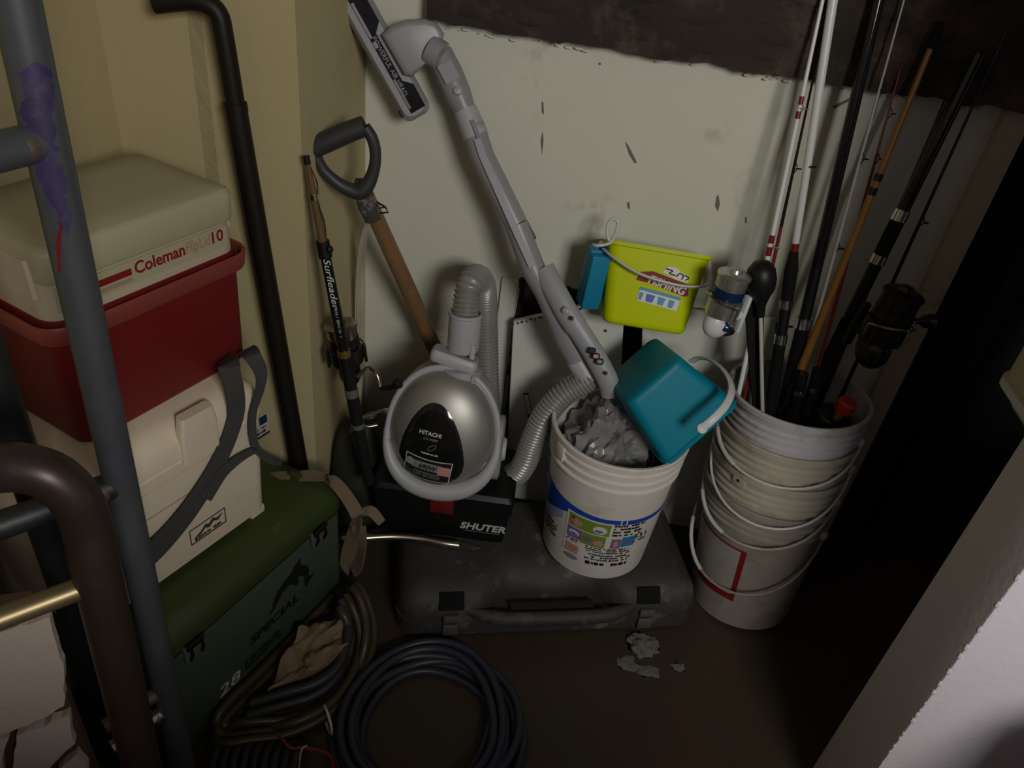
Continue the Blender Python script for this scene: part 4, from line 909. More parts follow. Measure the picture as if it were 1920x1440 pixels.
# ================================================================== buckets
def bucket_geo(rb, rt, h, ribs=(0.70, 0.79, 0.88), th=0.003, n=56):
    R = lambda z: rb+(rt-rb)*z/h
    prof = [(0.001, 0.006), (rb-0.012, 0.006), (rb-0.006, 0.0), (rb, 0.004)]
    for q in ribs:
        z = q*h; prof += [(R(z)-0.0002, z-0.007), (R(z)+0.0055, z-0.004), (R(z)+0.0055, z+0.001), (R(z)+0.0008, z+0.004)]
    prof += [(R(h)+0.001, h-0.016), (R(h)+0.006, h-0.013), (R(h)+0.0065, h-0.002), (R(h)+0.004, h), (R(h)-0.002, h-0.001)]
    prof += [(R(h*0.9)-th, h*0.9), (rb-th, 0.012), (0.001, 0.012)]
    g = G(); g.lathe(prof, n); return g, R
def bail(t, R, z0, ang0, sag, swing=2.9, m='white_plastic', r=0.0030, out=0.012, grip=None):
    # wire bail hanging on the near side between two ears
    P = []
    for i in range(25):
        f = i/24; a = ang0-swing/2+swing*f; e = 1-(2*f-1)**2
        P.append((R*cos(a)+out*cos(a)*(0.4+e*0.8), R*sin(a)+out*sin(a)*(0.4+e*0.8), z0-sag*e**0.75))
    g = G(); g.tube(P, r, 8); o = g.build('bail', m, t)
    if grip:
        i0, i1 = grip; g = G(); g.tube(P[i0:i1], 0.0048, 10); g.build('bail_grip', 'white_plastic', o)
    for f in (0, 24):
        q = V(P[f]); g = G(); g.lathe([(0.011, -0.006), (0.010, 0.004), (0.004, 0.006), (0.0001, 0.006)], 14, align_z(q, V((q.x, q.y, 0)))); g.build('ear', 'white_plastic', t)
# ---- white labelled bucket on the case
wb = PZ(1112, 1012, 0.131); wt = PZ(1158, 797, 0.500)
bx_ = V((wb.x, wb.y, 0.131)); XK = T(*bx_)
t = thing('paint_bucket', 'white bucket with blue band and picture label on the tool case', 'bucket', XK)
RB, RT, HB = 0.124, 0.147, 0.365
g, Rf = bucket_geo(RB, RT, HB, (0.80, 0.865, 0.93)); bk = g.build('body', 'bucket_white', t)
def wrap(g0, name, m, par, off=0.0006, Rf=Rf):
    # x = arc length from the camera-facing line, y = height
    g = G(); vs = []
    for v in g0.v:
        R = Rf(v.y)+off+v.z; a = -pi/2-0.10+v.x/0.135; vs.append((R*cos(a), R*sin(a), v.y))
    g.add(vs, g0.f); return g.build(name, m, par, ang=60)
def wgrid(x0, x1, lo, hi, n=24, m_=3):
    g = G(); vs = []; fs = []
    for i in range(n+1):
        for j in range(m_+1):
            x = x0+(x1-x0)*i/n; vs.append((x, lo(x)+(hi(x)-lo(x))*j/m_, 0))
    for i in range(n):
        for j in range(m_): a = i*(m_+1)+j; fs.append((a, a+m_+1, a+m_+2, a+1))
    g.add(vs, fs); return g
k_ = lambda c: (lambda x: c)
zb = lambda x: 0.205+0.010*max(0, -x/0.13)
wrap(wgrid(-0.21, 0.215, lambda x: zb(x)-0.014-0.075*max(0, (-x-0.045)/0.13)**1.0, zb), 'blue_band', 'print_blue', bk)
wrap(wgrid(-0.21, -0.085, lambda x: zb(x)-0.038-0.115*max(0, (-x-0.06)/0.13), lambda x: zb(x)-0.014-0.075*max(0, (-x-0.045)/0.13)), 'pale_band', 'print_blue_pale', bk)
for x in (0.048, 0.060): wrap(wgrid(x, x+0.003, lambda q: 0.189, lambda q: 0.207, 2, 2), 'band_gap', 'label_white', bk, 0.0012)
pn = wrap(wgrid(-0.072, 0.036, k_(0.062), k_(0.193), 16, 6), 'picture_panel', 'label_white', bk, 0.0009)
tiles = [(-0.066, -0.016, 0.166, 0.203, 'print_green'), (-0.016, 0.030, 0.166, 0.203, 'print_green'), (-0.066, -0.030, 0.130, 0.163, 'print_purple'), (-0.030, 0.026, 0.126, 0.163, 'print_green'), (0.040, 0.062, 0.128, 0.158, 'print_purple'), (0.064, 0.096, 0.132, 0.164, 'print_cyan'), (-0.066, -0.030, 0.080, 0.110, 'print_pink')]
for x0, x1, z0, z1, m in tiles: wrap(wgrid(x0, x1, k_(z0-0.014), k_(z1-0.014), 8, 3), 'picture', m, pn, 0.0014)
for x, z, rx, rz_, m in ((-0.046, 0.182, 0.015, 0.010, 'print_pink'), (0.008, 0.182, 0.016, 0.012, 'label_white'), (0.006, 0.178, 0.010, 0.005, 'print_purple'), (-0.048, 0.147, 0.014, 0.008, 'label_white'), (-0.048, 0.144, 0.011, 0.004, 'print_blue'), (-0.014, 0.145, 0.010, 0.008, 'print_purple'), (0.010, 0.140, 0.012, 0.009, 'print_pink'), (0.050, 0.143, 0.006, 0.011, 'print_pink'), (0.080, 0.144, 0.012, 0.004, 'print_purple'), (-0.044, 0.098, 0.009, 0.006, 'print_tan'), (-0.045, 0.068, 0.018, 0.008, 'print_grey'), (-0.055, 0.184, 0.003, 0.014, 'print_red')):
    z -= 0.014; g = G(); g.prism([(x+rx*cos(a), z+rz_*sin(a)) for a in [2*pi*i/14 for i in range(14)]], 0.0005); wrap(g, 'picture_detail', m, pn, 0.0018)
for w_, h_, rows, x, z, sd in ((0.075, 0.040, 4, 0.075, 0.183, 21), (0.120, 0.020, 3, 0.045, 0.112, 22), (0.115, 0.024, 3, 0.045, 0.088, 23), (0.115, 0.016, 1, 0.050, 0.066, 24), (0.040, 0.030, 4, 0.112, 0.150, 26), (0.036, 0.012, 2, -0.048, 0.119, 27), (0.062, 0.045, 4, -0.125, 0.105, 25)):
    g = G(); scribble(g, w_, h_, rows, T(x, z-0.010, 0), sd, 0.8, 0.35); wrap(g, 'small_print', 'print_black', bk, 0.0016)
g = G(); q = -pi/2-0.95; g.box((0.030, 0.012, 0.040), (0, 0, 0), 0.003, 2, T(RT*cos(q), RT*sin(q), HB*0.90) @ Matrix.Rotation(q+pi/2, 4, 'Z')); g.build('ear', 'bucket_white', t)
# ---- crumpled plastic bag and green pouch inside it
t = thing('plastic_bag', 'crumpled grey plastic bag stuffed into the labelled bucket', 'bag', T(bx_.x-0.018, bx_.y+0.012, bx_.z+0.225))
def crumple(n, sx, sy, sz, amp, seed, squash=0.0):
    b = bmesh.new(); bmesh.ops.create_icosphere(b, subdivisions=5, radius=1)
    off = V((seed*3.1, seed*1.7, seed*0.6))
    for v in b.verts:
        d = v.co.normalized(); r = 1
        for k, a_ in ((1.6, 0.9), (3.4, 0.6), (7.0, 0.26), (13.0, 0.10)):
            q = noise.noise(d*k+off); r += amp*a_*(0.5-abs(q)*2.1)
        v.co = V((d.x*sx*r, d.y*sy*r, d.z*sz*r))
    g = G(); g.bm(b); return g
crumple(5, 0.108, 0.102, 0.165, 0.25, 2).build('bag', 'plastic_bag', t, ang=35)
t = thing('green_pouch', 'small bright green pouch beside the plastic bag in the bucket', 'pouch', T(bx_.x+0.035, bx_.y-0.055, bx_.z+0.26))
crumple(5, 0.042, 0.030, 0.05, 0.15, 5).build('pouch', 'bag_green', t, ang=50)
t = thing('dark_bag', 'black shiny bag under the turquoise pail in the bucket', 'bag', T(bx_.x+0.075, bx_.y-0.005, bx_.z+0.235))
crumple(5, 0.055, 0.080, 0.09, 0.2, 8).build('bag', 'black_gloss', t, ang=50)

# ---- stack of nested buckets
sb = PZ(1385, 1112, 0.0); st_ = PZ(1499, 735, 0.60)
ax = (V((st_.x, st_.y, 0.60))-V((sb.x, sb.y, 0))); XS0 = align_z((sb.x, sb.y, 0.0), ax, (1, 0, 0))
faceang = atan2(-st_.y, -st_.x)
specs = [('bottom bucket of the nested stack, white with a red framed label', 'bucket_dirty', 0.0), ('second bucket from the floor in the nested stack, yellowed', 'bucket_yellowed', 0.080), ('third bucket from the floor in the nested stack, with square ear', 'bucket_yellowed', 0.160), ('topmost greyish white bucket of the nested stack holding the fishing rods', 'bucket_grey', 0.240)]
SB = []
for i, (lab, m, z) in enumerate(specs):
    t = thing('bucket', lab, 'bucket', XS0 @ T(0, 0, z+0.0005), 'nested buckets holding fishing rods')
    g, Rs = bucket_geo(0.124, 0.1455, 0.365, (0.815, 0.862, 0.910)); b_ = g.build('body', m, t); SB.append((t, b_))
bail(SB[3][0], 0.146, 0.30, faceang-0.05, 0.085, 2.9, grip=(3, 9))
bail(SB[2][0], 0.146, 0.31, faceang+0.0, 0.125, 2.8)
bail(SB[1][0], 0.146, 0.315, faceang-0.18, 0.115, 2.8, 'bucket_yellowed', grip=(4, 11))
bail(SB[0][0], 0.146, 0.30, faceang-0.25, 0.165, 2.9, 'bucket_dirty', grip=(3, 10))
def wrap_s(g0, name, m, par, ang, off=0.0008):
    g = G(); vs = []
    for v in g0.v:
        R = Rs(v.y)+off+v.z; a = faceang+ang+v.x/0.135; vs.append((R*cos(a), R*sin(a), v.y))
    g.add(vs, g0.f); return g.build(name, m, par, ang=60)
lab_ = wrap_s(wgrid(-0.10, 0.055, lambda x: 0.085, lambda x: 0.245, 14, 4), 'label', 'label_paper', SB[0][1], -0.42)
wrap_s(wgrid(-0.10, 0.055, lambda x: 0.085, lambda x: 0.104, 14, 2), 'label_border', 'print_red', lab_, -0.42, 0.0014)
wrap_s(wgrid(0.043, 0.055, lambda x: 0.085, lambda x: 0.245, 3, 4), 'label_border', 'print_red', lab_, -0.42, 0.0014)
wrap_s(wgrid(-0.10, 0.055, lambda x: 0.241, lambda x: 0.246, 14, 2), 'label_border', 'print_red', lab_, -0.42, 0.0014)
# square ear on the third bucket
q = faceang-0.42
g = G(); g.box((0.032, 0.010, 0.030), (0, 0, 0), 0.003, 2, T(0.146*cos(q), 0.146*sin(q), 0.262) @ Matrix.Rotation(q+pi/2, 4, 'Z')); er = g.build('square_ear', 'bucket_yellowed', SB[2][0])
g = G(); g.lathe([(0.004, 0), (0.003, 0.0015), (0.0001, 0.0015)], 10, align_z((0.1515*cos(q), 0.1515*sin(q), 0.265), V((cos(q), sin(q), 0)))); g.build('ear_hole', 'print_black', er)
# ---- white bucket handle leaning at the left of the stack
# ================================================================== rods standing in the stack
def rp(px, py, y): return PY(px, py, y)
def bot(px, py, y): return PY(px, py, y)
A0, A1 = rp(1378, 770, 1.415), rp(1568, -120, 1.575)
ta = lambda x, y: tpar(A0, A1, x, y)
tA = rod('fishing_rod', 'thin white fishing rod with red wraps and silver spinning reel', A0, A1, [(0, ta(1436, 470), 0.0052, 0.0050, 'rod_white', 'blank'), (ta(1434, 478), ta(1438, 462), 0.0062, 0.0060, 'rod_red', 'wrap'), (ta(1440, 455), ta(1444, 440), 0.0060, 0.0058, 'rod_red', 'wrap'), (ta(1436, 470), ta(1495, 205), 0.0050, 0.0040, 'rod_white', 'blank'),
     (ta(1491, 222), ta(1494, 208), 0.0050, 0.0050, 'rod_red', 'wrap'), (ta(1497, 196), ta(1500, 180), 0.0048, 0.0048, 'rod_red', 'wrap'), (ta(1495, 205), 1, 0.0040, 0.0032, 'rod_white', 'blank')], [(ta(1440, 461), 0.007), (ta(1496, 202), 0.006)], gm='chrome')
c_ = PY(1400, 588, 1.43)-A0
Xr = align_z(c_, V((0.05, 0.03, 1)), (-0.85, -0.5, 0))
bd = reel(tA, Xr, 1.12, ('reel_white', 'reel_silver', 'reel_silver', 'reel_blue', 'steel', 'black_plastic'), hand=1, handle=False)
g = G(); q = Xr @ V((0.062, 0.020, -0.016)); g.lathe([(0.010, -0.004), (0.0095, 0.004), (0.006, 0.0062), (0.0001, 0.007)], 18, align_z(q, (-ray(1360, 600)).normalized())); g.build('side_cap', 'reel_blue', bd)
g = G(); g.sphere(0.024, Xr @ V((0.052, 0.0, -0.034)), (1.2, 0.8, 0.45), u=16, w=10); g.build('reel_base', 'black_plastic', bd)
B0, B1 = rp(1392, 760, 1.43), rp(1536, 95, 1.572); tb = lambda x, y: tpar(B0, B1, x, y)
rod('fishing_rod', 'thin dark red fishing rod behind the thick white rod', B0, B1, [(0, 0.55, 0.0042, 0.0036, 'rod_red', 'blank'), (0.55, 1, 0.0036, 0.0018, 'black_gloss', 'blank')], [(tb(1490, 315), 0.005)])
C0, C1 = rp(1440, 790, 1.43), rp(1585, -150, 1.568); tc = lambda x, y: tpar(C0, C1, x, y)
rod('fishing_rod', 'thick white fishing rod with red collar and black grip', C0, C1, [(0, tc(1450, 640), 0.0125, 0.0125, 'black_foam', 'rear_grip'), (tc(1449, 642), tc(1452, 625), 0.0135, 0.0135, 'chrome', 'seat_ring'), (tc(1452, 630), tc(1462, 575), 0.0115, 0.0115, 'black_plastic', 'reel_seat'), (tc(1461, 576), tc(1464, 560), 0.0135, 0.0135, 'chrome', 'seat_ring'),
     (tc(1463, 565), tc(1472, 505), 0.0125, 0.0135, 'black_foam', 'fore_grip'), (tc(1472, 505), tc(1478, 470), 0.0135, 0.0085, 'black_foam', 'fore_grip'), (tc(1477, 472), tc(1480, 455), 0.0078, 0.0076, 'rod_red', 'collar'), (tc(1480, 456), 1, 0.0072, 0.0090, 'rod_white', 'blank')], [(tc(1511, 311), 0.006)])
D0, D1 = rp(1462, 800, 1.44), rp(1668, -90, 1.565); td = lambda x, y: tpar(D0, D1, x, y)
rod('fishing_rod', 'thick glossy black fishing rod with silver ring beside the orange rod', D0, D1, [(0, td(1500, 612), 0.0150, 0.0145, 'black_foam', 'rear_grip'), (td(1499, 614), td(1504, 595), 0.0155, 0.0155, 'chrome', 'seat_ring'), (td(1503, 597), td(1522, 500), 0.0120, 0.0115, 'black_plastic', 'reel_seat'), (td(1522, 500), 1, 0.0115, 0.0105, 'black_gloss', 'blank')])
E0, E1 = rp(1478, 790, 1.425), rp(1706, -40, 1.56); te = lambda x, y: tpar(E0, E1, x, y)
rod('fishing_rod', 'slim pale grey fishing rod with small black guides', E0, E1, [(0, 0.5, 0.0042, 0.0034, 'rod_pale', 'blank'), (0.5, 1, 0.0034, 0.0016, 'rod_pale', 'blank')], [(te(1562, 462), 0.0055), (te(1611, 296), 0.0045), (te(1652, 158), 0.004)])
F0, F1 = rp(1474, 760, 1.425), rp(1765, 40, 1.555); tf = lambda x, y: tpar(F0, F1, x, y)
rod('fishing_rod', 'orange brown fishing rod with black wraps and amber blank', F0, F1, [(0, tf(1504, 690), 0.010, 0.009, 'black_gloss', 'butt'), (tf(1504, 692), tf(1560, 560), 0.0092, 0.0085, 'rod_orange', 'blank'), (tf(1560, 560), tf(1642, 352), 0.0085, 0.0070, 'rod_orange', 'blank'), (tf(1636, 366), tf(1641, 352), 0.0082, 0.0082, 'black_gloss', 'wrap'), (tf(1648, 340), tf(1653, 326), 0.0082, 0.0082, 'black_gloss', 'wrap'),
     (tf(1642, 352), tf(1748, 92), 0.0070, 0.0052, 'rod_orange', 'blank'), (tf(1748, 92), 1, 0.0085, 0.0075, 'black_foam', 'tip_sleeve')])
G0, G1 = rp(1506, 790, 1.44), rp(1688, 130, 1.572); tg = lambda x, y: tpar(G0, G1, x, y)
rod('fishing_rod', 'very thin dark red fishing rod to the left of the orange rod', G0, G1, [(0, 0.6, 0.0046, 0.0036, 'rod_red', 'blank'), (0.6, 1, 0.0036, 0.0016, 'rod_red', 'blank')], [(tg(1666, 212), 0.004), (tg(1642, 297), 0.004)])
H0, H1 = rp(1492, 800, 1.46), rp(1838, 100, 1.53); th_ = lambda x, y: tpar(H0, H1, x, y)
tH = rod('fishing_rod', 'heavy black fishing rod with big dark spinning reel at the right', H0, H1, [(0, th_(1590, 600), 0.0150, 0.0145, 'black_foam', 'rear_grip'), (th_(1590, 600), th_(1612, 480), 0.0125, 0.0125, 'black_plastic', 'reel_seat'), (th_(1612, 482), th_(1618, 465), 0.0155, 0.0155, 'chrome', 'seat_ring'), (th_(1617, 468), th_(1650, 405), 0.0140, 0.0140, 'black_foam', 'fore_grip'), (th_(1652, 402), th_(1662, 382), 0.0155, 0.0150, 'chrome', 'seat_ring'), (th_(1660, 386), 1, 0.0125, 0.0105, 'black_gloss', 'blank')])
c_ = PY(1598, 600, 1.445)-H0
Xr = align_z(c_, V((0.10, 0.04, 1)), (0.45, -0.9, 0))
reel(tH, Xr, 1.30, ('reel_dark', 'reel_dark', 'reel_dark', 'reel_dark', 'steel', 'black_gloss'), hand=1, crank=[(0.060, 0.018, -0.016), (0.060, 0.044, -0.012), (0.058, 0.052, 0.010), (0.056, 0.054, 0.034)])
K0, K1 = rp(1560, 780, 1.50), rp(1905, 20, 1.58)
rod('fishing_rod', 'thin black fishing rod farthest to the right', K0, K1, [(0, 1, 0.0050, 0.0022, 'black_gloss', 'blank')], [(0.55, 0.005)])
K0, K1 = rp(1520, 790, 1.49), rp(1800, 130, 1.59)
rod('fishing_rod', 'black carbon rod just behind the heavy black rod', K0, K1, [(0, 1, 0.0090, 0.0055, 'black_gloss', 'blank')])
# ---- bait ladle, sheath, red capped reel in the bucket
q0, q1 = PY(1430, 790, 1.40), PY(1426, 590, 1.425)
t = thing('bait_ladle', 'black bait ladle with pale thin shaft standing in the bucket stack', 'ladle', q0)
g = G(); g.tube([(0, 0, 0), q1-q0], 0.0042, 12); g.build('shaft', 'ladle_shaft', t)
q2 = PY(1427, 535, 1.43); dd = (q2-q1).normalized(); 
g = G(); g.lathe([(0.0001, -0.006), (0.008, -0.004), (0.010, 0.020), (0.018, 0.040), (0.027, 0.056), (0.030, 0.078), (0.027, 0.098), (0.016, 0.112), (0.0001, 0.116)], 24, align_z(q1-q0, dd)); g.build('cup', 'black_plastic', t)
q0, q1 = PY(1424, 790, 1.43), PY(1412, 503, 1.455)
t = thing('rod_sheath', 'flat black sheath standing behind the bait ladle', 'sheath', q0)
yd_ = (q1-q0).normalized(); X = frame((0, 0, 0), CR-yd_*CR.dot(yd_), q1-q0); hh = (q1-q0).length
g = G(); g.prism([(-0.012, 0), (0.016, 0), (0.012, hh*0.55), (0.020, hh*0.93), (0.010, hh*1.0), (-0.016, hh*0.97), (-0.022, hh*0.9), (-0.018, hh*0.4)], 0.010, X); g.build('sheath', 'black_foam', t)
q0 = PY(1566, 778, 1.405)
t = thing('red_capped_reel', 'small black reel with red cap and gold collar inside the bucket rim', 'reel', q0)
Xq = align_z((0, 0, 0), V((0.10, -0.10, 1)))
g = G(); g.lathe([(0.001, -0.05), (0.034, -0.05), (0.040, -0.04), (0.040, -0.004), (0.036, 0.002), (0.012, 0.006), (0.001, 0.006)], 28, Xq); g.build('drum', 'black_gloss', t)
g = G(); g.lathe([(0.010, 0.002), (0.010, 0.016), (0.008, 0.020)], 18, Xq @ T(0.0, -0.012, 0.002), True, True); g.build('collar', 'gold', t)
g = G(); g.lathe([(0.018, 0.0), (0.020, 0.004), (0.020, 0.024), (0.016, 0.028), (0.001, 0.029)], 22, Xq @ T(0.004, -0.008, 0.022), True); g.build('cap', 'cap_red', t)
# extra black butts with metal glints among the rods
for i, (px, py, qx, qy, y0, r) in enumerate(((1505, 800, 1532, 690, 1.415, 0.011), (1484, 800, 1508, 700, 1.40, 0.012))):
    q0, q1 = PY(px, py, y0), PY(qx, qy, y0+0.012)
    t = thing('rod_butt', ('short black rod butt with chrome ring right of the orange rod', 'short black rod butt with chrome ring below the orange rod')[i], 'rod butt', q0, 'rod butts in the bucket')
    g = G(); g.tube([(0, 0, 0), q1-q0], [r, r*0.8], 14); g.build('butt', 'black_gloss', t)
    g = G(); g.tube([(q1-q0)*0.62, (q1-q0)*0.68], r*1.04, 14); g.build('ring', 'chrome', t)

# ================================================================== pails on the ledge
def pail(t, X, w0, d0, w1, d1, h, r, m):
    th = 0.0025
    g = G(); g.rloft([(0, w0-0.016, d0-0.016, r*0.8), (0.004, w0-0.004, d0-0.004, r), (0.012, w0, d0, r), (h-0.010, w1, d1, r), (h-0.008, w1+0.008, d1+0.008, r), (h, w1+0.009, d1+0.009, r), (h, w1-2*th, d1-2*th, r), (0.008, w0-2*th, d0-2*th, r), (0.008, w0-0.03, d0-0.03, r*0.6)], X, True, True, 6)
    return g.build('body', m, t, ang=50)
# ---- lime pail: tilted back against the wall
c0, c1 = PY(1148, 470, 1.515), PY(1330, 505, 1.515)
la = (c1-c0).normalized(); la = V((la.x, 0.06, la.z)).normalized()
tl = radians(24); up_ = V((0, sin(tl), cos(tl))); up_ = (up_-la*up_.dot(la)).normalized(); out_ = la.cross(up_)    # out_ points to the viewer
fb = PY(1208, 617, 1.440)
w0, d0, w1, d1, hh = 0.178, 0.125, 0.212, 0.150, 0.172
base = fb - out_*(d0/2)*-1*-1
base = fb - out_*(d0/2)
XLm = frame(base, la, -out_)                  # x along the front, y to the back, z up the pail
t = thing('lime_pail', 'lime green plastic pail with white handle and fishing label', 'pail', XLm)
bd = pail(t, Matrix.Identity(4), w0, d0, w1, d1, hh, 0.022, 'lime')
def lface(x, z): # front wall slopes outwards to the rim
    k = z/hh; y = -(d0/2+(d1-d0)/2*k)-0.0012; return frame((x, y, z), (1, 0, 0), (0, -(d1-d0)/2, hh))
rr = -0.06
XB_ = lface(0.022, 0.102) @ Matrix.Rotation(rr*0.4, 4, 'Z')
g = G(); g.prism([(-0.060, -0.004), (-0.054, 0.014), (-0.030, 0.020), (0.050, 0.006), (0.054, -0.016), (0.046, -0.020), (-0.030, -0.006)], 0.0006, XB_); lb = g.build('banner', 'print_red', bd, ang=0)
text('lettering', 'FISHING', 0.024, XB_ @ T(0.006, -0.004, 0.0008) @ Matrix.Rotation(-0.16, 4, 'Z'), 'print_white', lb, bold=0.03, shear=0.2, width=0.082)
g = G(); g.prism([(-0.012, 0.022), (0.000, 0.036), (0.016, 0.036), (0.030, 0.028), (0.044, 0.024), (0.046, 0.010), (0.020, 0.012), (-0.002, 0.020)], 0.0006, XB_ @ T(0, 0, 0.0006)); l2 = g.build('logo_patch', 'label_white', bd, ang=0)
for P in ([(-0.004, 0.030), (0.010, 0.028), (0.004, 0.022), (0.018, 0.020)], [(0.020, 0.018), (0.026, 0.026), (0.034, 0.022), (0.032, 0.014)], [(0.036, 0.024), (0.046, 0.020), (0.040, 0.014)]):
    g = G(); g.tube(catmull([V((x, y, 0.0014)) for x, y in P], 4), 0.0013, 5, X=XB_); g.build('logo_stroke', 'print_black', l2, ang=0)
XI = lface(0.018, 0.067) @ Matrix.Rotation(-0.10, 4, 'Z')
g = G(); g.prism([(-0.046, -0.014), (0.042, -0.014), (0.042, 0.015), (-0.046, 0.015)], 0.0006, XI); l3 = g.build('icon_strip', 'label_white', bd, ang=0)
g = G(); g.prism([(-0.046, 0.009), (0.042, 0.009), (0.042, 0.0155), (-0.046, 0.0155)], 0.0010, XI); g.build('icon_bar', 'print_cyan', l3, ang=0)
for x, w_, m in ((-0.040, 0.008, 'print_cyan'), (-0.020, 0.018, 'print_blue'), (0.004, 0.015, 'print_cyan'), (0.026, 0.012, 'print_cyan')):
    g = G(); g.prism([(x-w_*0.4, -0.011), (x+w_*0.4, -0.011), (x+w_*0.55, 0.005), (x-w_*0.55, 0.005)], 0.0012, XI); g.build('icon', m, l3, ang=0)
yf_ = -(d1/2)-0.004
hd = catmull([(-w1/2-0.008, 0.0, hh-0.010), (-w1/2-0.012, -0.040, hh-0.018), (-w1/2+0.01, yf_-0.010, hh-0.035), (-0.04, yf_-0.022, hh-0.058), (0.03, yf_-0.024, hh-0.068), (w1/2-0.025, yf_-0.014, hh-0.066), (w1/2+0.004, yf_+0.02, hh-0.055), (w1/2+0.010, 0.0, hh-0.012)], 6)
g = G(); g.tube(hd, 0.0085, 10, flat=0.4, ref=(0, 1, 0)); g.build('handle', 'white_plastic', t)
for sx in (-1, 1):
    g = G(); g.lathe([(0.007, -0.003), (0.007, 0.005), (0.004, 0.007), (0.0001, 0.007)], 14, T(sx*(w1/2+0.004), 0, hh-0.012) @ Matrix.Rotation(sx*pi/2, 4, 'Y')); g.build('pivot', 'lime', t)

# ---- turquoise pail lying tilted on the bucket
dep = 1.53
def camv(x, y, z): return CR*x+CU*y-fwd*z
a_ = camv(0.73, 0.66, 0.08).normalized(); d_ = camv(0.66, -0.60, -0.42); d_ = (d_-a_*d_.dot(a_)).normalized(); cN = a_.cross(d_)
if cN.dot(fwd) < 0: cN = -cN               # into the pail, away from the viewer
rid0 = CAM+ray(1187, 753)*(dep/F_PX); rid1 = CAM+ray(1270, 678)*(dep/F_PX)
wT0, wT1, hT = (rid1-rid0).length*1.22, (rid1-rid0).length*1.60, 0.158
mid = (rid0+rid1)/2
baseT = mid+cN*(wT0/2)
XT = frame(baseT, a_, d_.cross(a_))
XT = Matrix(((a_.x, 0, d_.x, baseT.x), (a_.y, 0, d_.y, baseT.y), (a_.z, 0, d_.z, baseT.z), (0, 0, 0, 1)))
yy = d_.cross(a_)
for i in range(3): XT[i][1] = yy[i]
t = thing('turquoise_pail', 'turquoise plastic pail tipped over on top of the labelled bucket', 'pail', XT)
bd = pail(t, Matrix.Identity(4), wT0, wT0, wT1, wT1, hT, 0.020, 'turquoise')
sy = -1 if yy.dot(fwd) > 0 else 1          # side that faces the viewer
e = wT1/2+0.006
def dpt(px, py, z): return XT.inverted() @ (CAM+ray(px, py)*(z/F_PX))
hd = catmull([dpt(1316, 803, 1.475), dpt(1338, 785, 1.470), dpt(1362, 758, 1.480), dpt(1372, 728, 1.51), dpt(1360, 698, 1.56), dpt(1336, 677, 1.61), dpt(1312, 671, 1.65), dpt(1296, 678, 1.68)], 6)
g = G(); g.tube(hd, 0.0080, 10, flat=0.4, ref=tuple(XT.inverted().to_3x3() @ (fwd))); hdl = g.build('handle', 'white_plastic', t)
g = G(); g.lathe([(0.010, -0.002), (0.010, 0.004), (0.004, 0.006), (0.0001, 0.006)], 16, align_z(dpt(1316, 803, 1.478), XT.inverted().to_3x3() @ (-fwd))); g.build('pivot', 'white_plastic', t)

# ---- small blue box with coiled white tube
q = [PY(1103, 463, 1.50), PY(1138, 460, 1.515), PY(1118, 572, 1.50), PY(1080, 566, 1.50)]
ub_ = (q[0]-q[3]).normalized(); bw = (PY(1134, 465, 1.49)-PY(1103, 465, 1.49)).normalized()
cb_ = (PY(1082, 567, 1.50)+PY(1120, 572, 1.50))/2
XBx = align_z(cb_, ub_, V((1, 0.35, 0)))
t = thing('blue_air_pump', 'small blue plastic box with white coiled tube beside the lime pail', 'box', XBx)
hb = (q[0]-q[3]).length
g = G(); g.box((0.044, 0.030, hb), (0, 0.006, hb/2), 0.004, 2); b_ = g.build('case', 'blue_box', t)
g = G(); g.box((0.040, 0.022, hb*0.95), (-0.001, -0.016, hb*0.48), 0.003, 2); g.build('front_cover', 'blue_box', t)
g = G(); g.tube(catmull([(0.018, -0.010, hb*0.95), (0.0205, -0.014, hb*0.6), (0.0212, -0.020, hb*0.45)], 4), 0.0016, 6); g.build('seam_clip', 'print_black', t)
g = G(); g.box((0.012, 0.012, 0.012), (0.004, 0, hb+0.004), 0.002, 1); g.build('switch', 'black_plastic', t)
P = [(-0.006, 0.004, hb+0.004), (-0.020, -0.008, hb+0.012), (-0.012, -0.022, hb+0.018), (0.012, -0.018, hb+0.024), (0.026, 0.000, hb+0.040), (0.030, 0.012, hb+0.056), (0.018, 0.014, hb+0.062), (0.006, 0.004, hb+0.050), (0.008, -0.010, hb+0.030), (0.020, -0.012, hb+0.020), (0.034, -0.004, hb+0.012), (0.042, 0.004, hb+0.000)]
g = G(); g.tube(catmull(P, 6), 0.0034, 10); g.build('air_tube', 'white_plastic', t)

# ================================================================== hose coils on the floor
def coil(name, label, cat, o, loops, m, ties=()):
    t = thing(name, label, cat, o)
    g = G()
    for P, r in loops: g.tube(catmull([V(p) for p in P], 4, closed=True), r, 10, closed=True)
    o_ = g.build('hose_loops', m, t, ang=60); return t
cc = PZ(800, 1365, 0.0); rnd = random.Random(4); loops = []
ro = (PZ(968, 1365, 0.0)-PZ(800, 1365, 0.0)).length
lays = [(0.0, 0), (0.0185, 0), (0.037, 0), (0.056, 0), (0.009, 1), (0.028, 1), (0.047, 1), (0.018, 2), (0.038, 2)]
t = thing('blue_hose_coil', 'dark blue black hose coiled on the brown floor', 'hose', (cc.x, cc.y, 0))
for dr, lay in lays:
    ph = rnd.random()*6; P = []
    for i in range(20):
        a = 2*pi*i/20; R = ro-dr+0.007*sin(2*a+ph)+0.005*sin(3*a+ph*2)
        P.append((R*cos(a)+0.006*sin(ph), R*1.0*sin(a), 0.0095+0.0165*lay+0.003*sin(3*a+ph)))
    g = G(); g.tube(catmull(P, 4, closed=True), 0.0088, 10, closed=True); g.build('hose_loop', 'hose_blue', t, ang=60)
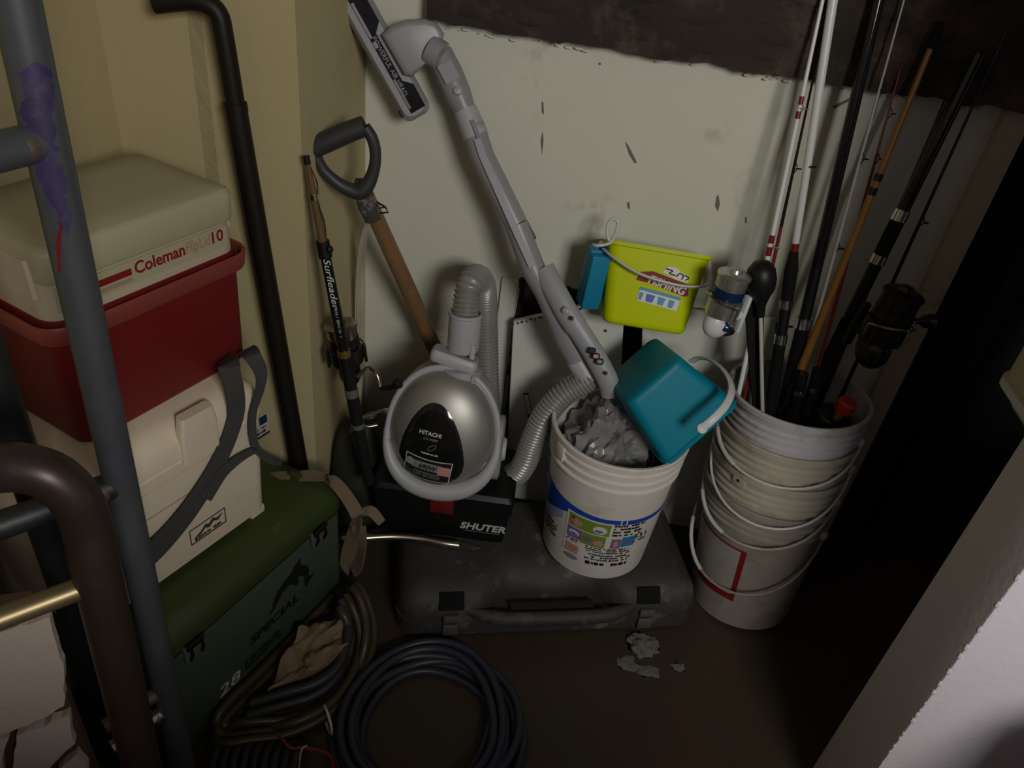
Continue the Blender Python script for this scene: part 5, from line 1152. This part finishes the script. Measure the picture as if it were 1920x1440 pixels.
# olive hose: coil leaning on the green box
oc = PZ(545, 1265, 0.06)
e1 = (PZ(700, 1180, 0.05)-PZ(430, 1345, 0.05)).normalized(); 
t = thing('olive_hose_coil', 'olive brown hose coil leaning against the green ice box', 'hose', (oc.x, oc.y, 0))
keys = [(668, 1095, 0.17), (694, 1150, 0.12), (696, 1210, 0.07), (672, 1275, 0.03), (625, 1335, 0.022), (545, 1375, 0.02), (470, 1385, 0.02), (410, 1392, 0.02)]
gu = V((sin(radians(20.5)), cos(radians(20.5)), 0)); gn = V((cos(radians(20.5)), -sin(radians(20.5)), 0))
for k in range(5):
    P = []
    for j, (px, py, z) in enumerate(keys):
        s_ = 1-0.075*k; x = 560+(px-560)*s_; y = 1245+(py-1245)*s_; P.append(PZ(x+3*sin(k*2+j), y+2*cos(k*3+j), max(0.012, z*0.55+0.012*((k*2+j//3) % 3)))-V((oc.x, oc.y, 0)))
    for j, s_ in enumerate((0.40, 0.28, 0.15, 0.05)):
        P.append(GFR-gu*s_+gn*(0.016+0.004*(k % 2)+0.010*(k//3))+V((0, 0, 0.014+0.019*(k % 3)))-V((oc.x, oc.y, 0)))
    g = G(); g.tube(catmull(P, 5, closed=True), 0.0098, 10, closed=True); g.build('hose_loop', 'hose_olive', t, ang=60)
q = PZ(614, 1352, 0.035)-V((oc.x, oc.y, 0)); ex = (PZ(600, 1310, 0.035)-PZ(628, 1385, 0.035)).normalized()
tp = [q+ex*(0.028*cos(a))+V((0, 0, 1))*(0.030*sin(a)+0.004) for a in [2*pi*i/16 for i in range(16)]]
g = G(); g.tube(tp, 0.0026, 8, closed=True); g.build('tie', 'white_plastic', t)
# tan paper tucked in the coil
q = PZ(575, 1222, 0.06)
t = thing('paper_bag', 'crumpled tan paper lying inside the olive hose coil', 'paper', (q.x, q.y, 0.0))
outl = [(540, 1245), (600, 1170), (640, 1158), (642, 1190), (632, 1228), (590, 1250), (530, 1275), (495, 1292)]
g = G(); n_ = 14; vs = []; fs = []
a, b, c, d = PZ(640, 1150, 0.105), PZ(648, 1225, 0.085), PZ(500, 1300, 0.06), PZ(560, 1180, 0.095)
for i in range(n_+1):
    for j in range(n_+1):
        u, v = i/n_, j/n_; p = a.lerp(b, u).lerp(d.lerp(c, u), v)-V((q.x, q.y, 0)); w = noise.noise(V((u*4, v*4, 1.5)))*0.022+abs(noise.noise(V((u*9, v*9, 4))))*0.012; vs.append(p+V((0.004*sin(9*u), 0.004*cos(8*v), w)))
for i in range(n_):
    for j in range(n_): k = i*(n_+1)+j; fs.append((k, k+n_+1, k+n_+2, k+1))
m0 = len(vs); vs += [V(v)-V((0, 0, 0.03)) for v in vs]; fs += [tuple(m0+i for i in reversed(f)) for f in fs]
rim = [i*(n_+1) for i in range(n_+1)]+[n_*(n_+1)+j for j in range(1, n_+1)]+[i*(n_+1)+n_ for i in range(n_-1, -1, -1)]+[j for j in range(n_-1, 0, -1)]
fs += [(rim[i], rim[(i+1) % len(rim)], m0+rim[(i+1) % len(rim)], m0+rim[i]) for i in range(len(rim))]
g.add(vs, fs); g.build('paper', 'paper_tan', t, ang=20)
# black hose lying inside the coil, in front of the paper
q = PZ(600, 1280, 0.03)
t = thing('black_hose', 'black hose lying across the olive hose coil', 'hose', (q.x, q.y, 0))
P = [PZ(470, 1318, 0.06), PZ(530, 1300, 0.07), PZ(590, 1282, 0.075), PZ(632, 1250, 0.08), PZ(650, 1205, 0.09), PZ(652, 1165, 0.10), PZ(640, 1125, 0.12)]
for k in range(2):
    g = G(); g.tube(catmull([p-V((q.x, q.y, 0.018*k))+V((0, -0.016*k, 0)) for p in P], 5), 0.0105, 10); g.build('hose_run', 'hose_black', t)
# dark ribbed bundle at the bottom edge
q = PZ(480, 1440, 0.0)
t = thing('cable_coil', 'black cable bundle under the olive hose coil at the bottom edge', 'cable', (q.x, q.y, 0))
for k in range(9):
    px = 405+19*k; P = [PZ(px+14, 1392, 0.012), PZ(px+4, 1402, 0.034), PZ(px-4, 1425, 0.040), PZ(px-8, 1460, 0.036), PZ(px-8, 1500, 0.012)]
    g = G(); g.tube(catmull([p-V((q.x, q.y, 0)) for p in P], 4), 0.0085, 9); g.build('cable_turn', 'hose_black', t)
q = PZ(560, 1400, 0.03)
t = thing('red_string', 'thin red string beside the olive hose coil', 'string', (q.x, q.y, 0))
P = [PZ(528, 1385, 0.05), PZ(545, 1402, 0.05), PZ(570, 1402, 0.045), PZ(600, 1408, 0.03), PZ(620, 1418, 0.02), PZ(626, 1450, 0.01)]
g = G(); g.tube(catmull([p-V((q.x, q.y, 0)) for p in P], 6), 0.0032, 8); g.build('string', 'string_red', t)
g = G(); g.tube(catmull([PZ(575, 1398, 0.05)-V((q.x, q.y, 0)), PZ(565, 1406, 0.052)-V((q.x, q.y, 0)), PZ(560, 1440, 0.03)-V((q.x, q.y, 0))], 6), 0.0022, 8); g.build('string', 'cable', t)

# plaster spill on the floor
q = PZ(1205, 1212, 0.0)
t = thing('plaster_lump', 'dried whitish plaster lump on the floor before the tool case', 'plaster', (q.x, q.y, 0))
b = bmesh.new(); bmesh.ops.create_icosphere(b, subdivisions=4, radius=1)
for v in b.verts:
    d = v.co.normalized(); r = 1+0.45*noise.noise(d*2.5)+0.2*noise.noise(d*7); v.co = V((d.x*0.034*r, d.y*0.030*r, max(0.0, d.z)*0.018*r))
g = G(); g.bm(b); g.build('lump', 'plaster', t)
rnd = random.Random(9)
for k in range(9):
    b = bmesh.new(); bmesh.ops.create_icosphere(b, subdivisions=2, radius=1); s_ = rnd.uniform(0.006, 0.016)
    for v in b.verts:
        q_ = 1+0.9*noise.noise(v.co*2.2+V((k, 2*k, 0))); v.co = V((v.co.x*s_*1.5*q_, v.co.y*s_*q_, max(0, v.co.z)*s_*0.18))
    o2 = PZ(1170+rnd.random()*110, 1215+rnd.random()*60, 0)-V((q.x, q.y, 0)); g = G(); g.bm(b, T(o2.x, o2.y, 0)); g.build('splash', 'plaster', t)
